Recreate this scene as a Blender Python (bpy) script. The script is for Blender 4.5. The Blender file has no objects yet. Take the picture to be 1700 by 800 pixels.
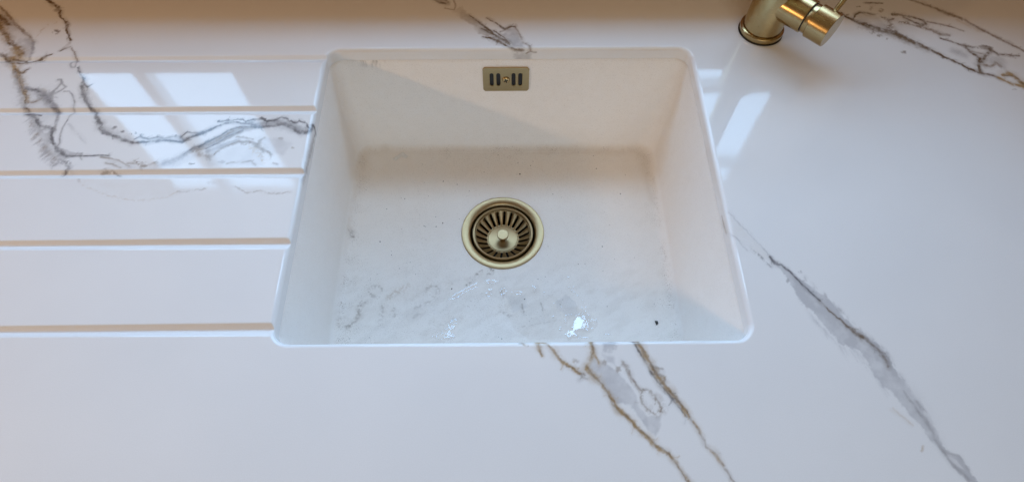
import bpy, bmesh, math, random
import numpy as np
from mathutils import Vector, Matrix

# ------------------------------------------------------------------ camera, world, light
scene = bpy.context.scene
col = scene.collection
scene.render.engine = 'CYCLES'
scene.cycles.use_denoising = True
scene.cycles.max_bounces = 10
scene.cycles.diffuse_bounces = 6
scene.cycles.transparent_max_bounces = 12
scene.view_settings.view_transform = 'Standard'
scene.view_settings.look = 'None'
scene.view_settings.gamma = 1
scene.view_settings.exposure = 0.07
scene.view_settings.use_curve_mapping = False

cam_data = bpy.data.cameras.new('camera')
cam_data.sensor_width = 36
cam_data.lens = 978.6 / 1700 * 36
cam_data.clip_start = .01
cam_data.clip_end = 100
cam = bpy.data.objects.new('camera', cam_data)
col.objects.link(cam)
PITCH, YAW, ROLL = 1.0636, -.0147, .0048
_f = Vector((0, math.cos(PITCH), -math.sin(PITCH)))
_r = Vector((1, 0, 0))
_u = _r.cross(_f)
_m = Matrix((_r, _u, -_f)).transposed()
_m = Matrix.Rotation(YAW, 3, 'Z') @ _m @ Matrix.Rotation(ROLL, 3, 'Z')
cam.matrix_world = Matrix.Translation((-.0034, -.3746, .525)) @ _m.to_4x4()
scene.camera = cam

world = bpy.data.worlds.new('World')
scene.world = world
world.use_nodes = True
bg = world.node_tree.nodes['Background']
bg.inputs[0].default_value = (1.0,.64,.34,1)
bg.inputs[1].default_value = .16

def area(name, loc, target, sx, sy, power, colour, shape='RECTANGLE'):
    d = bpy.data.lights.new(name, 'AREA')
    d.shape = shape
    d.size = sx
    d.size_y = sy
    d.energy = power
    d.color = colour
    o = bpy.data.objects.new(name, d)
    col.objects.link(o)
    o.location = loc
    o.rotation_euler = (Vector(target) - Vector(loc)).to_track_quat('-Z', 'Z').to_euler()
    return o

# daylight that enters through the window behind the tap and the smaller light above it
WIN_X0, WIN_X1, WIN_Z0, WIN_Z1 = -.84, .545, .147, .72
TOP_X0, TOP_X1, TOP_Z0, TOP_Z1 = -.40, .40, .80, 1.66
WALL_Y, GLASS_Y = .30, .45
def daylight(name, x0, x1, z0, z1, power):
    area(name, ((x0+x1)/2, GLASS_Y+.03, (z0+z1)/2), ((x0+x1)/2, -1, (z0+z1)/2), x1-x0, z1-z0, power, (.42,.68,1.0))
daylight('window_daylight', WIN_X0, WIN_X1, WIN_Z0, WIN_Z1, 17)
daylight('upper_window_daylight', -.30, .30, 1.0, 1.52, 11)
# warm lamp in the room, low on the left
area('room_lamp', (-1.30,-.60,.52), (.1, .1, -.08), .07, .07, 3.6, (1, .60, .30), 'DISK')
# added soft fill behind the camera, lifts the sink's rear wall
area('room_fill', (.3, -2.2, 1.5), (0, .1, -.1), 1.8, 1.4, 12.2, (1, .91, .74))

# ------------------------------------------------------------------ vein and stain tables, millimetres on the slab / sink floor
STROKES = [
('d',0.85,0.6,2,0.0,[(-660.0,257.7,5.62),(-651.3,249.8,6.51),(-643.5,241.9,6.46),(-637.1,237.5,3.67)]),
('d',0.9,0.5,2,0.0,[(-653.7,244.2,5.55),(-642.8,228.7,5.47),(-632.3,217.8,4.51),(-622.3,206.0,5.35),(-610.2,194.4,7.05),(-603.2,186.0,6.99)]),
('a',0.8,0.6,2,0.0,[(-614.0,196.5,6.18),(-605.5,188.1,10.51),(-603.4,180.9,11.3),(-609.2,178.9,10.41)]),
('a',0.5,0.8,2,0.0,[(-649.5,239.8,9.21),(-636.3,222.2,8.15),(-627.4,211.4,7.17)]),
('m',0.75,0.7,1.5,0.0,[(-663.0,272.6,1.9),(-650.5,261.1,2.35),(-637.7,247.5,2.78),(-627.5,237.4,2.76),(-614.5,226.3,3.64),(-603.5,217.6,3.61),(-594.5,205.8,2.23)]),
('g',0.8,0.7,1.5,0.0,[(-594.5,205.8,3.12),(-589.3,192.1,3.08),(-589.3,178.7,2.6)]),
('d',0.9,0.6,2,0.0,[(-628.7,185.2,4.36),(-620.3,182.5,5.22),(-613.5,174.8,4.32),(-605.6,169.7,3.44)]),
('a',0.8,0.6,2,0.0,[(-605.6,169.7,4.3),(-599.4,161.6,3.41),(-593.8,156.6,2.97),(-589.8,153.6,2.54),(-586.9,155.6,1.69)]),
('d',0.8,0.5,1.2,0.0,[(-609.0,178.4,2.6),(-592.1,174.7,2.16),(-589.5,171.6,1.72),(-595.6,168.6,1.72),(-600.5,171.7,1.72)]),
('d',0.9,0.5,0.8,0.0,[(-588.4,170.6,1.29),(-580.8,175.6,2.16),(-574.6,178.6,2.6),(-568.7,182.6,1.74),(-563.2,185.7,0.87)]),
('m',0.6,0.5,0.8,0.0,[(-577.4,170.5,1.03),(-573.7,172.5,1.03),(-570.8,176.5,0.87)]),
('d',0.9,0.6,1.8,0.0,[(-608.3,287.3,2.89),(-597.5,277.3,3.34),(-587.4,270.9,3.8),(-583.3,264.0,3.3),(-576.9,252.6,1.87),(-569.8,245.8,1.85),(-563.6,239.1,3.68),(-561.3,229.2,1.82),(-555.1,219.4,1.81),(-549.5,209.7,2.24)]),
('d',0.85,0.5,1,0.0,[(-545.4,198.0,1.33),(-548.4,196.0,2.21),(-552.1,193.9,2.2),(-555.4,190.8,1.32)]),
('m',0.8,0.5,1,0.0,[(-543.1,195.9,1.41),(-538.0,189.6,1.58),(-532.9,181.3,1.57),(-530.0,175.2,1.38)]),
('g',0.85,0.5,0.6,0.0,[(-529.3,173.1,1.55),(-528.3,168.1,1.55),(-528.0,163.1,1.54),(-531.4,162.6,1.54),(-534.5,167.1,1.54),(-534.8,172.2,1.55),(-531.5,173.2,1.55),(-528.9,172.1,1.55)]),
('k',0.75,0.5,1,0.0,[(-523.6,163.0,1.37),(-518.3,153.0,1.35),(-509.9,144.1,1.84)]),
('t',0.4,0.8,2,0.4,[(-594.0,214.3,1.35),(-591.7,228.3,2.28),(-587.8,238.2,1.84),(-578.6,242.5,1.39)]),
('a',0.85,0.7,2.5,0.0,[(-600.2,163.6,4.27),(-594.1,152.7,4.22),(-587.0,144.8,5.03),(-581.7,135.0,4.98),(-575.2,127.3,4.94),(-569.4,117.8,4.08),(-564.7,107.5,4.03)]),
('g',0.55,0.9,2,0.0,[(-597.9,157.6,4.25),(-589.1,142.8,5.85),(-579.8,126.4,6.58),(-569.6,109.4,7.27),(-561.8,96.4,6.38)]),
('d',0.8,0.5,3,0.3,[(-595.6,155.6,1.69),(-586.2,142.8,1.67),(-577.3,129.2,1.65),(-569.7,116.9,1.79),(-560.4,96.4,1.59)]),
('d',0.75,0.6,1.2,0.0,[(-599.0,160.6,1.7),(-590.5,153.6,2.11),(-586.5,153.6,1.69),(-586.4,158.0,1.7),(-583.0,160.5,1.28)]),
('m',0.7,0.6,1.2,0.0,[(-562.2,106.5,1.61),(-558.3,107.4,3.23),(-554.5,108.3,2.83),(-550.6,111.1,2.43),(-546.6,115.3,1.22)]),
('g',0.8,0.8,2.2,0.0,[(-574.9,130.2,4.13),(-567.0,128.2,4.94),(-560.9,127.2,5.76),(-554.2,122.4,7.37),(-548.1,119.5,9.8),(-542.5,113.8,9.74),(-536.9,106.3,7.25),(-529.3,98.9,5.6),(-523.8,93.4,4.77),(-520.8,88.8,3.16)]),
('k',0.6,0.8,2.5,0.25,[(-573.4,128.2,2.47),(-560.6,126.2,2.47),(-549.2,118.6,3.26),(-541.1,111.9,3.24),(-531.4,100.8,3.2),(-523.8,93.4,2.38)]),
('g',0.8,0.7,1.3,0.0,[(-543.2,117.6,4.89),(-540.0,124.2,2.87),(-537.1,129.9,2.48),(-534.8,137.5,2.08),(-536.6,142.4,2.09),(-540.9,142.4,1.67)]),
('g',0.75,0.6,1,0.0,[(-534.5,136.6,1.66),(-527.0,131.7,1.66),(-530.7,126.0,1.65),(-539.6,119.4,3.27)]),
('g',0.75,0.6,0.8,0.0,[(-527.2,124.1,1.23),(-520.8,124.0,1.33),(-513.8,116.4,1.5),(-508.5,107.0,1.66),(-507.0,98.7,1.64),(-505.8,93.2,1.36),(-507.1,83.3,1.26),(-508.0,76.2,1.35),(-508.6,68.3,1.51),(-507.9,58.7,1.53),(-504.2,46.7,1.51),(-505.4,42.4,1.13)]),
('k',0.9,0.7,2.0,0.0,[(-512.0,146.1,1.68),(-509.2,142.2,2.51),(-509.0,136.4,3.33),(-508.1,130.6,3.72),(-503.8,121.0,3.27),(-497.1,110.7,3.24),(-490.4,101.3,2.81),(-484.4,95.8,2.39),(-480.4,92.1,2.78),(-474.2,83.9,3.15),(-467.9,75.0,3.51)]),
('g',0.5,0.9,2,0.0,[(-506.9,135.4,4.15),(-502.3,123.9,5.75),(-495.9,113.4,5.69),(-488.6,102.2,4.01)]),
('k',0.75,0.6,1.2,0.0,[(-507.1,135.9,1.5),(-501.3,131.5,1.66),(-498.0,134.3,1.49)]),
('k',0.6,0.6,1,0.0,[(-501.3,131.5,1.49),(-499.8,124.8,0.99)]),
('k',0.85,0.6,1.5,0.0,[(-558.3,89.1,2.37),(-552.2,89.5,2.37),(-546.1,88.1,1.98),(-540.2,87.2,0.79)]),
('k',0.8,0.7,1.5,0.0,[(-555.8,90.0,2.37),(-543.9,82.3,3.14),(-536.6,72.9,3.11),(-528.1,69.3,3.1),(-520.2,68.4,3.1),(-516.9,64.8,3.08)]),
('g',0.7,0.7,1.2,0.0,[(-521.8,89.7,2.38),(-519.3,80.7,3.14),(-517.5,68.3,2.32)]),
('k',0.8,0.7,1.5,0.0,[(-518.3,63.1,2.31),(-515.8,52.7,2.66),(-509.3,44.2,3.01),(-501.9,36.5,3.74),(-493.8,30.6,3.71),(-488.9,28.1,2.22)]),
('k',0.75,0.5,0.6,0.0,[(-490.3,28.1,1.11),(-474.0,28.8,1.11),(-454.3,29.4,1.11),(-443.0,29.3,0.89)]),
('m',0.5,0.7,1.2,0.0,[(-452.1,26.9,1.48),(-440.1,24.4,1.48),(-429.2,21.4,1.1),(-417.2,14.4,0.88)]),
('m',0.6,0.6,0.8,0.0,[(-443.6,19.0,1.32),(-435.1,17.0,1.32),(-425.0,12.0,1.02)]),
('g',0.7,0.9,3,0.3,[(-503.5,19.2,2.2),(-498.4,23.2,3.68),(-490.2,22.3,4.41),(-484.4,19.0,4.4),(-481.5,10.9,3.63),(-485.3,6.9,2.89)]),
('k',0.55,0.8,3,0.3,[(-494.5,21.5,1.47),(-488.7,19.9,2.2),(-481.5,10.9,2.18),(-488.1,3.7,1.44)]),
('k',0.9,0.8,1.6,0.0,[(-471.8,78.6,3.52),(-466.6,73.2,3.89),(-466.2,67.9,3.48),(-459.1,62.6,3.46),(-449.5,58.2,3.06),(-436.8,52.1,3.43),(-422.1,45.9,3.02),(-413.9,47.6,2.65)]),
('l',0.5,0.9,2,0.0,[(-463.5,67.9,6.97),(-447.9,61.6,6.92),(-428.2,52.8,6.1)]),
('g',0.25,0.9,1,0.0,[(-504.0,74.4,2.34),(-489.5,60.3,2.3),(-475.3,46.4,1.51)]),
('k',0.9,0.7,1.2,0.0,[(-413.9,47.6,2.65),(-399.3,48.3,2.43),(-388.3,49.9,2.28),(-372.3,48.1,2.43),(-367.3,47.2,2.88),(-362.6,52.3,2.29),(-352.6,58.2,2.69),(-339.9,65.1,3.09)]),
('k',0.6,0.7,1.2,0.0,[(-422.6,51.9,0.91),(-417.1,56.2,1.91),(-407.0,51.8,1.37),(-397.2,55.2,1.68),(-389.0,52.5,1.37),(-378.2,55.0,1.38),(-370.7,54.9,1.38),(-367.3,49.7,1.37)]),
('k',0.6,0.7,1,0.0,[(-371.2,54.1,1.37),(-365.7,61.8,1.54),(-361.2,60.0,1.23),(-351.6,60.0,1.23)]),
('k',0.85,0.6,0.7,0.0,[(-361.6,30.3,1.12),(-353.4,39.0,1.5),(-343.6,43.6,1.51),(-336.3,49.9,1.52),(-327.5,55.4,1.53)]),
('g',0.7,0.95,1.5,0.0,[(-380.4,18.9,5.14),(-372.9,20.5,6.62),(-365.6,25.4,5.92),(-358.7,31.9,4.47),(-350.4,38.6,3.75),(-338.6,45.2,3.78)]),
('m',0.55,0.9,2,0.2,[(-357.0,30.3,3.72),(-346.6,36.9,4.5),(-335.0,44.4,4.54),(-322.0,51.9,4.57)]),
('m',0.65,0.9,2.5,0.2,[(-417.5,17.6,2.93),(-411.7,20.0,2.94),(-405.4,16.7,3.66),(-400.1,14.2,4.38),(-394.2,16.6,3.66),(-388.3,19.0,2.94)]),
('d',0.5,0.8,2,0.2,[(-446.1,6.6,2.17),(-440.4,8.9,2.9),(-432.4,6.4,2.17),(-424.0,2.4,1.44)]),
('k',0.85,0.6,1.2,0.0,[(-354.4,57.4,3.07),(-345.7,60.8,2.69),(-336.5,67.7,2.33),(-325.5,73.8,2.03),(-316.3,75.5,1.96),(-305.6,73.6,2.03),(-296.4,72.6,2.5),(-290.4,69.9,3.5)]),
('k',0.9,0.7,1.4,0.0,[(-290.2,69.1,3.11),(-283.2,68.1,3.49),(-276.7,69.8,3.5),(-268.5,70.2,3.89),(-259.3,72.3,3.9),(-252.6,69.6,4.67),(-244.9,64.3,5.03),(-237.9,59.4,4.62),(-230.5,59.8,3.85),(-226.7,64.1,3.48),(-224.7,71.2,3.12)]),
('g',0.6,0.95,2,0.0,[(-286.6,71.7,3.9),(-273.2,73.3,4.69),(-259.8,75.0,5.48),(-244.8,67.8,6.21),(-233.0,62.4,4.63)]),
('k',0.75,0.6,2.0,0.0,[(-335.1,76.5,1.41),(-329.2,77.7,1.57),(-321.7,78.2,1.57),(-317.0,79.0,1.41),(-307.6,79.9,1.26),(-302.1,76.7,1.57),(-297.7,78.9,1.73),(-291.8,78.8,1.73),(-286.3,80.6,1.97),(-281.1,78.7,1.89),(-277.8,76.0,1.57)]),
('k',0.75,0.6,2.2,0.0,[(-277.8,76.0,1.57),(-268.5,77.7,1.73),(-263.5,82.2,1.58),(-257.2,80.3,1.57),(-253.9,77.1,1.73),(-245.1,74.0,1.41),(-240.7,76.2,1.41),(-233.3,73.0,1.41),(-229.6,66.8,1.16)]),
('k',0.85,0.6,0.8,0.0,[(-347.4,40.2,1.5),(-337.5,47.8,1.52),(-327.5,55.4,1.53),(-319.7,63.2,1.7),(-311.1,67.5,1.71),(-301.8,68.6,1.86),(-289.9,67.3,1.86)]),
('m',0.6,0.9,1.5,0.0,[(-338.2,43.5,3.02),(-328.5,51.1,3.81),(-320.6,58.0,3.84),(-313.6,63.1,4.63),(-306.1,66.6,3.87),(-293.6,65.6,2.32)]),
('k',0.6,0.7,1.0,0.0,[(-338.8,37.6,1.2),(-326.7,46.0,1.51),(-318.0,55.3,1.99),(-304.0,63.0,2.32)]),
('m',0.55,0.9,1.5,0.0,[(-327.1,45.1,2.27),(-318.1,52.8,3.05),(-306.2,60.4,3.08)]),
('m',0.75,0.7,1.6,0.0,[(-327.6,30.0,1.49),(-323.4,37.5,2.25),(-313.3,43.3,1.89),(-304.8,47.5,1.9),(-297.3,47.4,1.9),(-289.0,46.1,2.27),(-282.2,42.2,2.64),(-274.3,36.2,2.62),(-264.2,28.6,1.49)]),
('g',0.5,0.95,2,0.0,[(-336.2,35.1,4.49),(-322.3,41.7,4.52),(-306.0,50.1,3.81)]),
('m',0.55,0.8,1.5,0.0,[(-308.1,53.5,1.91),(-298.6,53.4,2.29),(-289.3,50.8,1.52)]),
('m',0.6,0.8,1.5,0.0,[(-281.1,43.9,3.02),(-282.2,49.0,2.66),(-276.6,52.0,2.29)]),
('t',0.6,0.9,3,0.35,[(-292.9,38.9,3.01),(-286.0,38.0,4.51),(-281.0,32.9,4.48),(-274.8,25.4,3.7),(-270.2,18.8,2.21)]),
('m',0.6,0.8,2,0.2,[(-284.5,40.5,1.51),(-277.0,36.3,2.25),(-273.3,31.2,1.49)]),
('m',0.5,0.9,2,0.0,[(-345.0,30.2,3.72),(-334.2,26.7,2.97)]),
('m',0.5,0.8,1.2,0.0,[(-310.8,17.1,1.47),(-298.8,19.4,1.1)]),
('m',0.5,0.8,1.5,0.0,[(-294.7,19.0,1.47),(-283.7,20.1,1.84),(-279.2,14.0,1.46)]),
('m',0.45,0.8,1.5,0.0,[(-261.3,17.1,1.32),(-254.4,15.4,1.1)]),
('k',0.85,0.7,1,0.0,[(-224.7,71.2,3.12),(-219.9,71.1,2.73),(-214.5,66.7,2.33)]),
('g',0.75,0.8,2,0.15,[(-216.5,66.7,3.1),(-217.9,44.2,3.79),(-220.1,19.2,3.68),(-221.6,-0.2,2.88)]),
('l',0.6,0.9,2,0.0,[(-219.6,55.4,5.37),(-221.8,25.8,5.19),(-223.9,-6.5,5.01)]),
('t',0.3,0.9,2,0.3,[(-463.3,-6.0,1.43),(-457.6,-11.5,1.42),(-438.9,-19.4,1.4),(-413.9,-28.1,1.39),(-392.8,-30.5,1.39),(-366.9,-27.7,1.39),(-354.9,-20.2,1.41)]),
('m',0.3,0.9,2,0.2,[(-354.9,-20.2,1.26),(-341.4,-18.0,1.41),(-327.2,-15.8,1.41)]),
('m',0.35,0.8,2,0.15,[(-295.1,-13.0,1.13),(-280.4,-21.6,1.4),(-268.2,-18.6,1.27),(-256.6,-22.3,1.26),(-235.0,-21.2,1.12)]),
('d',0.95,0.5,1.2,0.0,[(431.9,251.7,2.36),(435.6,245.4,2.82),(443.6,238.0,3.73),(456.0,230.1,6.49),(464.8,223.4,7.37),(473.8,220.1,7.34),(483.3,216.1,7.31),(489.7,214.5,8.22),(497.2,206.9,7.7),(505.3,199.3,6.75),(514.8,191.8,5.36),(525.4,183.3,3.54),(534.4,174.9,2.99),(544.1,166.6,2.79),(553.2,159.4,2.77),(561.6,150.3,2.74),(573.9,144.2,2.73),(586.2,140.1,2.89),(591.5,135.2,2.53)]),
('m',0.35,0.95,2,0.0,[(458.2,224.6,5.53),(484.8,211.3,7.28),(502.7,196.1,7.18),(520.9,183.3,5.32)]),
('a',0.9,0.6,1.2,0.0,[(590.4,136.2,2.54),(600.2,128.3,2.94),(617.2,120.4,3.33)]),
('a',0.95,0.5,1.0,0.0,[(598.3,141.0,4.25),(605.9,143.3,5.11),(610.3,139.9,5.09),(613.5,132.1,5.05),(617.6,121.4,5.83)]),
('d',0.5,0.8,1.5,0.0,[(599.0,141.0,1.7),(610.6,139.0,1.7),(617.0,123.3,1.67)]),
('d',0.8,0.6,1,0.0,[(444.3,240.3,1.87),(449.7,248.2,1.89),(456.5,252.7,2.08),(464.8,251.5,2.36),(474.0,248.0,1.41)]),
('d',0.75,0.6,1,0.0,[(469.0,270.5,1.16),(476.9,270.4,2.41),(491.2,270.3,1.16)]),
('d',0.7,0.8,2.5,0.2,[(482.7,243.4,2.82),(489.5,237.7,2.8),(496.5,239.9,2.81)]),
('m',0.7,0.9,2.5,0.2,[(489.2,234.3,4.65),(489.4,227.7,6.47),(484.1,221.1,5.51)]),
('d',0.8,0.7,2,0.0,[(498.2,247.8,2.83),(506.9,247.7,3.77),(514.5,244.8,3.29),(523.9,242.4,2.35),(533.1,237.4,2.8),(535.8,231.8,3.72),(529.2,228.5,2.78),(521.0,234.1,2.33),(511.2,242.0,2.34)]),
('m',0.7,0.8,2,0.2,[(502.4,234.2,2.79),(511.9,232.5,3.25),(523.0,226.3,3.7),(537.8,220.1,3.67),(546.4,211.9,2.73)]),
('m',0.6,0.9,1.5,0.0,[(538.4,219.6,2.75),(546.4,211.9,3.65),(557.9,209.6,2.73)]),
('m',0.7,0.7,1,0.0,[(539.1,234.5,1.49),(554.4,229.4,1.85),(566.0,225.3,1.85),(579.1,217.1,0.92)]),
('d',0.85,0.65,1.6,0.0,[(545.2,204.3,1.81),(556.2,198.9,2.25),(564.0,193.5,2.24),(571.1,190.3,3.57),(572.7,180.8,3.54),(578.1,173.5,3.51),(580.6,168.4,3.06),(575.1,160.2,3.47),(573.7,151.2,4.29),(573.5,145.2,3.41)]),
('d',0.6,0.7,2,0.2,[(571.1,190.3,1.79),(578.6,188.1,1.78),(585.7,187.0,1.78)]),
('d',0.85,0.6,1,0.0,[(599.5,183.7,3.11),(606.6,175.4,2.2),(618.9,174.2,1.76),(631.2,173.1,0.88)]),
('d',0.75,0.6,1,0.0,[(598.7,181.7,2.66),(590.5,174.5,2.64),(580.4,162.2,3.04)]),
('m',0.6,0.7,1,0.0,[(575.0,180.8,1.77),(587.6,176.6,1.76)]),
('m',0.7,0.8,2,0.0,[(578.0,158.2,2.59),(588.3,156.1,3.02),(593.9,159.1,2.6),(597.4,162.1,2.6),(601.2,155.0,2.59)]),
('m',0.85,0.7,1.5,0.0,[(526.0,278.9,2.43),(543.5,269.3,2.89),(557.6,259.9,3.82),(571.5,248.4,4.72),(587.4,238.6,3.28),(597.6,224.6,2.77),(614.0,208.1,3.18),(627.5,194.6,2.69),(641.8,180.3,2.21)]),
('t',0.4,0.9,1.5,0.0,[(579.0,237.0,3.74),(598.4,216.9,3.67)]),
('d',0.85,0.6,1,0.0,[(-100.2,283.5,2.42),(-89.5,275.3,2.88),(-80.7,272.9,2.87),(-79.3,276.3,1.92),(-84.3,283.4,2.42)]),
('m',0.5,0.7,1,0.0,[(-82.7,264.8,1.43),(-70.8,261.2,1.42),(-68.7,269.3,1.43),(-73.2,282.2,1.45)]),
('d',0.9,0.6,1.2,0.0,[(-51.0,252.0,1.41),(-40.6,240.6,1.86),(-32.0,230.6,2.3),(-21.2,219.6,2.28)]),
('d',0.85,0.6,1.2,0.0,[(-34.2,226.2,1.83),(-21.2,217.4,2.27),(-12.8,210.8,2.26),(0.8,199.0,2.23)]),
('d',0.7,0.6,1.2,0.0,[(-18.9,222.8,1.37),(-9.7,214.0,1.36),(0.1,201.1,1.34)]),
('d',0.9,0.55,1.6,0.0,[(-34.0,212.1,1.36),(-22.6,209.8,2.71),(-15.0,205.0,4.49),(-5.2,196.9,2.23),(6.7,190.0,2.21),(16.5,189.4,3.1)]),
('d',0.85,0.6,1.2,0.0,[(-28.3,246.2,0.93),(-15.1,235.4,1.85),(-5.1,224.9,2.29),(0.3,229.2,2.76),(4.1,230.3,1.84),(8.0,229.7,1.84)]),
('m',0.7,0.6,1,0.0,[(8.0,229.7,1.47),(13.9,214.9,1.81),(18.2,201.0,1.79),(25.6,194.6,2.22),(26.9,189.3,1.77)]),
('m',0.7,0.6,1,0.0,[(21.6,184.2,1.76),(26.9,187.2,1.41),(33.6,186.1,1.06)]),
('d',0.6,0.6,1,0.0,[(-10.5,220.6,1.82),(-1.3,224.9,1.83)]),
('a',0.7,0.7,2,0.0,[(8.8,-188.3,1.15),(12.0,-193.6,1.14)]),
('a',0.75,0.7,1.5,0.0,[(22.2,-189.7,3.44),(24.8,-197.2,2.84),(27.8,-204.8,1.12)]),
('d',0.37,0.7,1.5,0.0,[(23.8,-191.4,1.14),(27.3,-203.0,1.13)]),
('a',0.8,0.7,2,0.0,[(23.9,-189.7,2.29),(30.6,-191.5,2.0),(33.8,-193.3,2.0),(38.0,-199.7,2.26),(43.7,-207.8,2.24),(47.4,-211.2,2.23),(52.2,-214.6,2.22),(57.0,-217.5,2.21),(61.7,-220.3,1.65)]),
('d',0.53,0.6,2.5,0.2,[(33.8,-193.3,1.14),(38.0,-199.7,1.41),(43.7,-207.8,1.68),(52.2,-214.6,1.66),(57.0,-217.5,1.38),(63.8,-221.4,1.1)]),
('d',0.43,0.7,1.5,0.0,[(60.1,-220.3,1.1),(62.5,-224.7,1.37),(60.1,-227.4,1.09)]),
('d',0.46,0.7,1.5,0.0,[(62.7,-220.9,1.38),(65.2,-224.7,1.92),(66.8,-225.9,1.09)]),
('a',0.85,0.75,1.5,0.0,[(74.1,-186.6,2.88),(74.1,-193.7,3.43),(74.7,-200.0,2.83),(72.0,-206.9,2.8),(67.7,-213.1,2.22),(66.3,-217.0,2.21)]),
('d',0.46,0.6,1.5,0.0,[(74.1,-186.6,1.73),(74.1,-193.7,2.0),(74.7,-200.0,1.7),(72.0,-206.3,0.84)]),
('a',0.7,0.7,1.5,0.0,[(74.7,-200.6,1.7),(78.5,-208.1,1.68),(79.9,-211.5,1.67)]),
('m',0.75,0.9,2.2,0.3,[(115.6,-236.2,1.35),(122.5,-237.3,1.62),(127.5,-244.3,1.6),(131.8,-252.3,1.58),(130.8,-255.9,2.1),(123.9,-255.9,2.1),(117.8,-253.2,1.58),(114.8,-247.4,1.33),(114.6,-240.4,1.34),(115.6,-236.2,1.35)]),
('m',0.7,0.85,1.5,0.0,[(101.5,-210.6,2.79),(104.5,-218.5,2.21),(107.9,-227.4,1.64),(115.0,-236.7,1.35)]),
('a',0.85,0.75,1.8,0.0,[(67.5,-215.9,3.88),(71.5,-220.9,4.95),(75.5,-225.4,4.38),(80.4,-231.5,2.71),(84.7,-238.0,2.15),(87.8,-245.0,2.13),(91.0,-250.8,2.38),(94.4,-254.5,2.63)]),
('d',0.46,0.6,2,0.0,[(67.6,-214.8,1.39),(72.0,-221.5,1.65),(76.0,-226.0,1.64),(80.5,-230.9,1.36),(84.7,-238.0,1.34),(89.6,-248.7,1.59),(94.4,-254.5,1.58)]),
('d',0.5,0.6,1,0.0,[(86.0,-241.2,1.34),(87.6,-247.6,1.33),(91.3,-253.5,1.32)]),
('a',0.85,0.8,1.8,0.0,[(94.4,-254.5,3.68),(98.2,-258.2,3.14),(103.4,-263.9,2.59),(107.5,-269.1,2.57),(115.9,-277.5,2.54),(121.3,-284.2,2.52),(126.0,-287.2,2.26),(131.3,-290.2,2.25),(136.4,-297.5,1.98),(141.2,-306.2,1.71),(147.0,-314.2,1.45)]),
('d',0.53,0.6,2.2,0.0,[(94.4,-254.5,1.58),(98.2,-258.2,1.57),(103.4,-263.9,1.56),(107.5,-269.1,1.29),(115.9,-277.5,1.53),(121.3,-284.2,1.51),(126.0,-287.2,1.51),(131.3,-290.2,2.0),(136.4,-297.5,1.24),(141.2,-306.2,0.98),(147.0,-314.2,0.97)]),
('k',0.7,0.7,1.2,0.0,[(111.7,-187.6,1.73),(116.2,-198.1,1.7),(120.2,-206.8,1.68),(126.6,-222.0,1.65),(131.9,-230.9,1.36),(138.8,-240.2,1.07),(145.4,-249.8,1.06),(151.9,-259.8,0.78)]),
('a',0.9,0.75,1.8,0.0,[(114.6,-187.0,2.88),(119.0,-197.6,3.41),(123.0,-206.2,3.37),(129.4,-221.5,3.3),(134.7,-230.4,3.26),(141.5,-239.6,2.95),(148.2,-249.3,2.91),(154.6,-259.3,2.09)]),
('d',0.5,0.6,2.0,0.0,[(115.2,-187.0,1.73),(119.6,-197.6,1.71),(123.6,-206.2,1.69),(129.9,-221.5,1.65),(135.3,-230.4,1.63),(142.1,-239.6,1.61),(148.7,-249.3,1.59),(155.1,-259.3,1.31)]),
('g',0.5,0.8,1,0.0,[(153.0,-259.3,1.05),(157.3,-265.5,1.04)]),
('a',0.8,0.8,1.5,0.0,[(156.4,-264.5,1.82),(159.3,-269.1,2.58),(162.1,-274.7,1.53)]),
('d',0.37,0.7,1.5,0.0,[(157.2,-266.0,1.04),(159.3,-269.1,1.55),(161.3,-273.2,1.03)]),
('m',0.7,0.7,1.6,0.0,[(161.2,-273.7,1.02),(163.8,-280.2,1.01),(164.5,-284.7,1.26),(171.2,-290.6,1.5),(175.1,-297.5,1.73),(177.8,-304.7,1.47),(180.0,-309.4,1.22),(184.4,-315.1,1.21)]),
('a',0.5,0.9,1.5,0.0,[(168.2,-287.7,2.01),(172.3,-293.1,1.99),(176.1,-300.3,1.97)]),
('d',0.46,0.7,1.5,0.0,[(128.5,-215.4,1.94),(132.3,-215.4,1.39),(136.0,-217.1,1.38)]),
('d',0.46,0.7,1.5,0.0,[(131.4,-222.6,1.92),(136.2,-223.8,1.37),(137.8,-227.7,1.36),(133.6,-230.4,1.36)]),
('d',0.46,0.7,1.5,0.0,[(136.2,-235.3,1.89),(139.6,-238.0,1.35),(144.4,-238.6,1.34)]),
('d',0.46,0.7,1.5,0.0,[(141.6,-243.4,1.87),(144.2,-243.9,1.33),(147.4,-247.2,1.33)]),
('g',0.3,0.8,2,0.0,[(228.6,-50.3,1.03),(240.4,-70.2,1.07),(248.4,-82.4,1.06),(256.0,-95.7,1.17),(260.1,-104.7,1.28)]),
('g',0.35,0.8,1.5,0.0,[(225.0,-75.8,1.0),(230.2,-80.8,1.06),(238.2,-96.2,0.91)]),
('k',0.5,0.8,1.6,0.2,[(243.7,-93.5,0.98),(248.0,-99.1,1.42),(251.7,-104.6,1.28),(258.0,-114.1,1.27)]),
('l',0.5,0.8,1.5,0.0,[(350.8,-230.3,5.46),(355.6,-246.6,6.41),(361.4,-266.5,6.24),(364.0,-282.7,5.08)]),
('k',0.8,0.7,1.0,0.0,[(259.8,-103.3,1.61),(263.0,-110.8,2.55),(269.1,-113.2,1.91),(276.4,-120.3,1.39),(282.6,-131.5,1.24),(288.8,-140.0,1.23),(297.5,-151.5,1.21)]),
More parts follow.
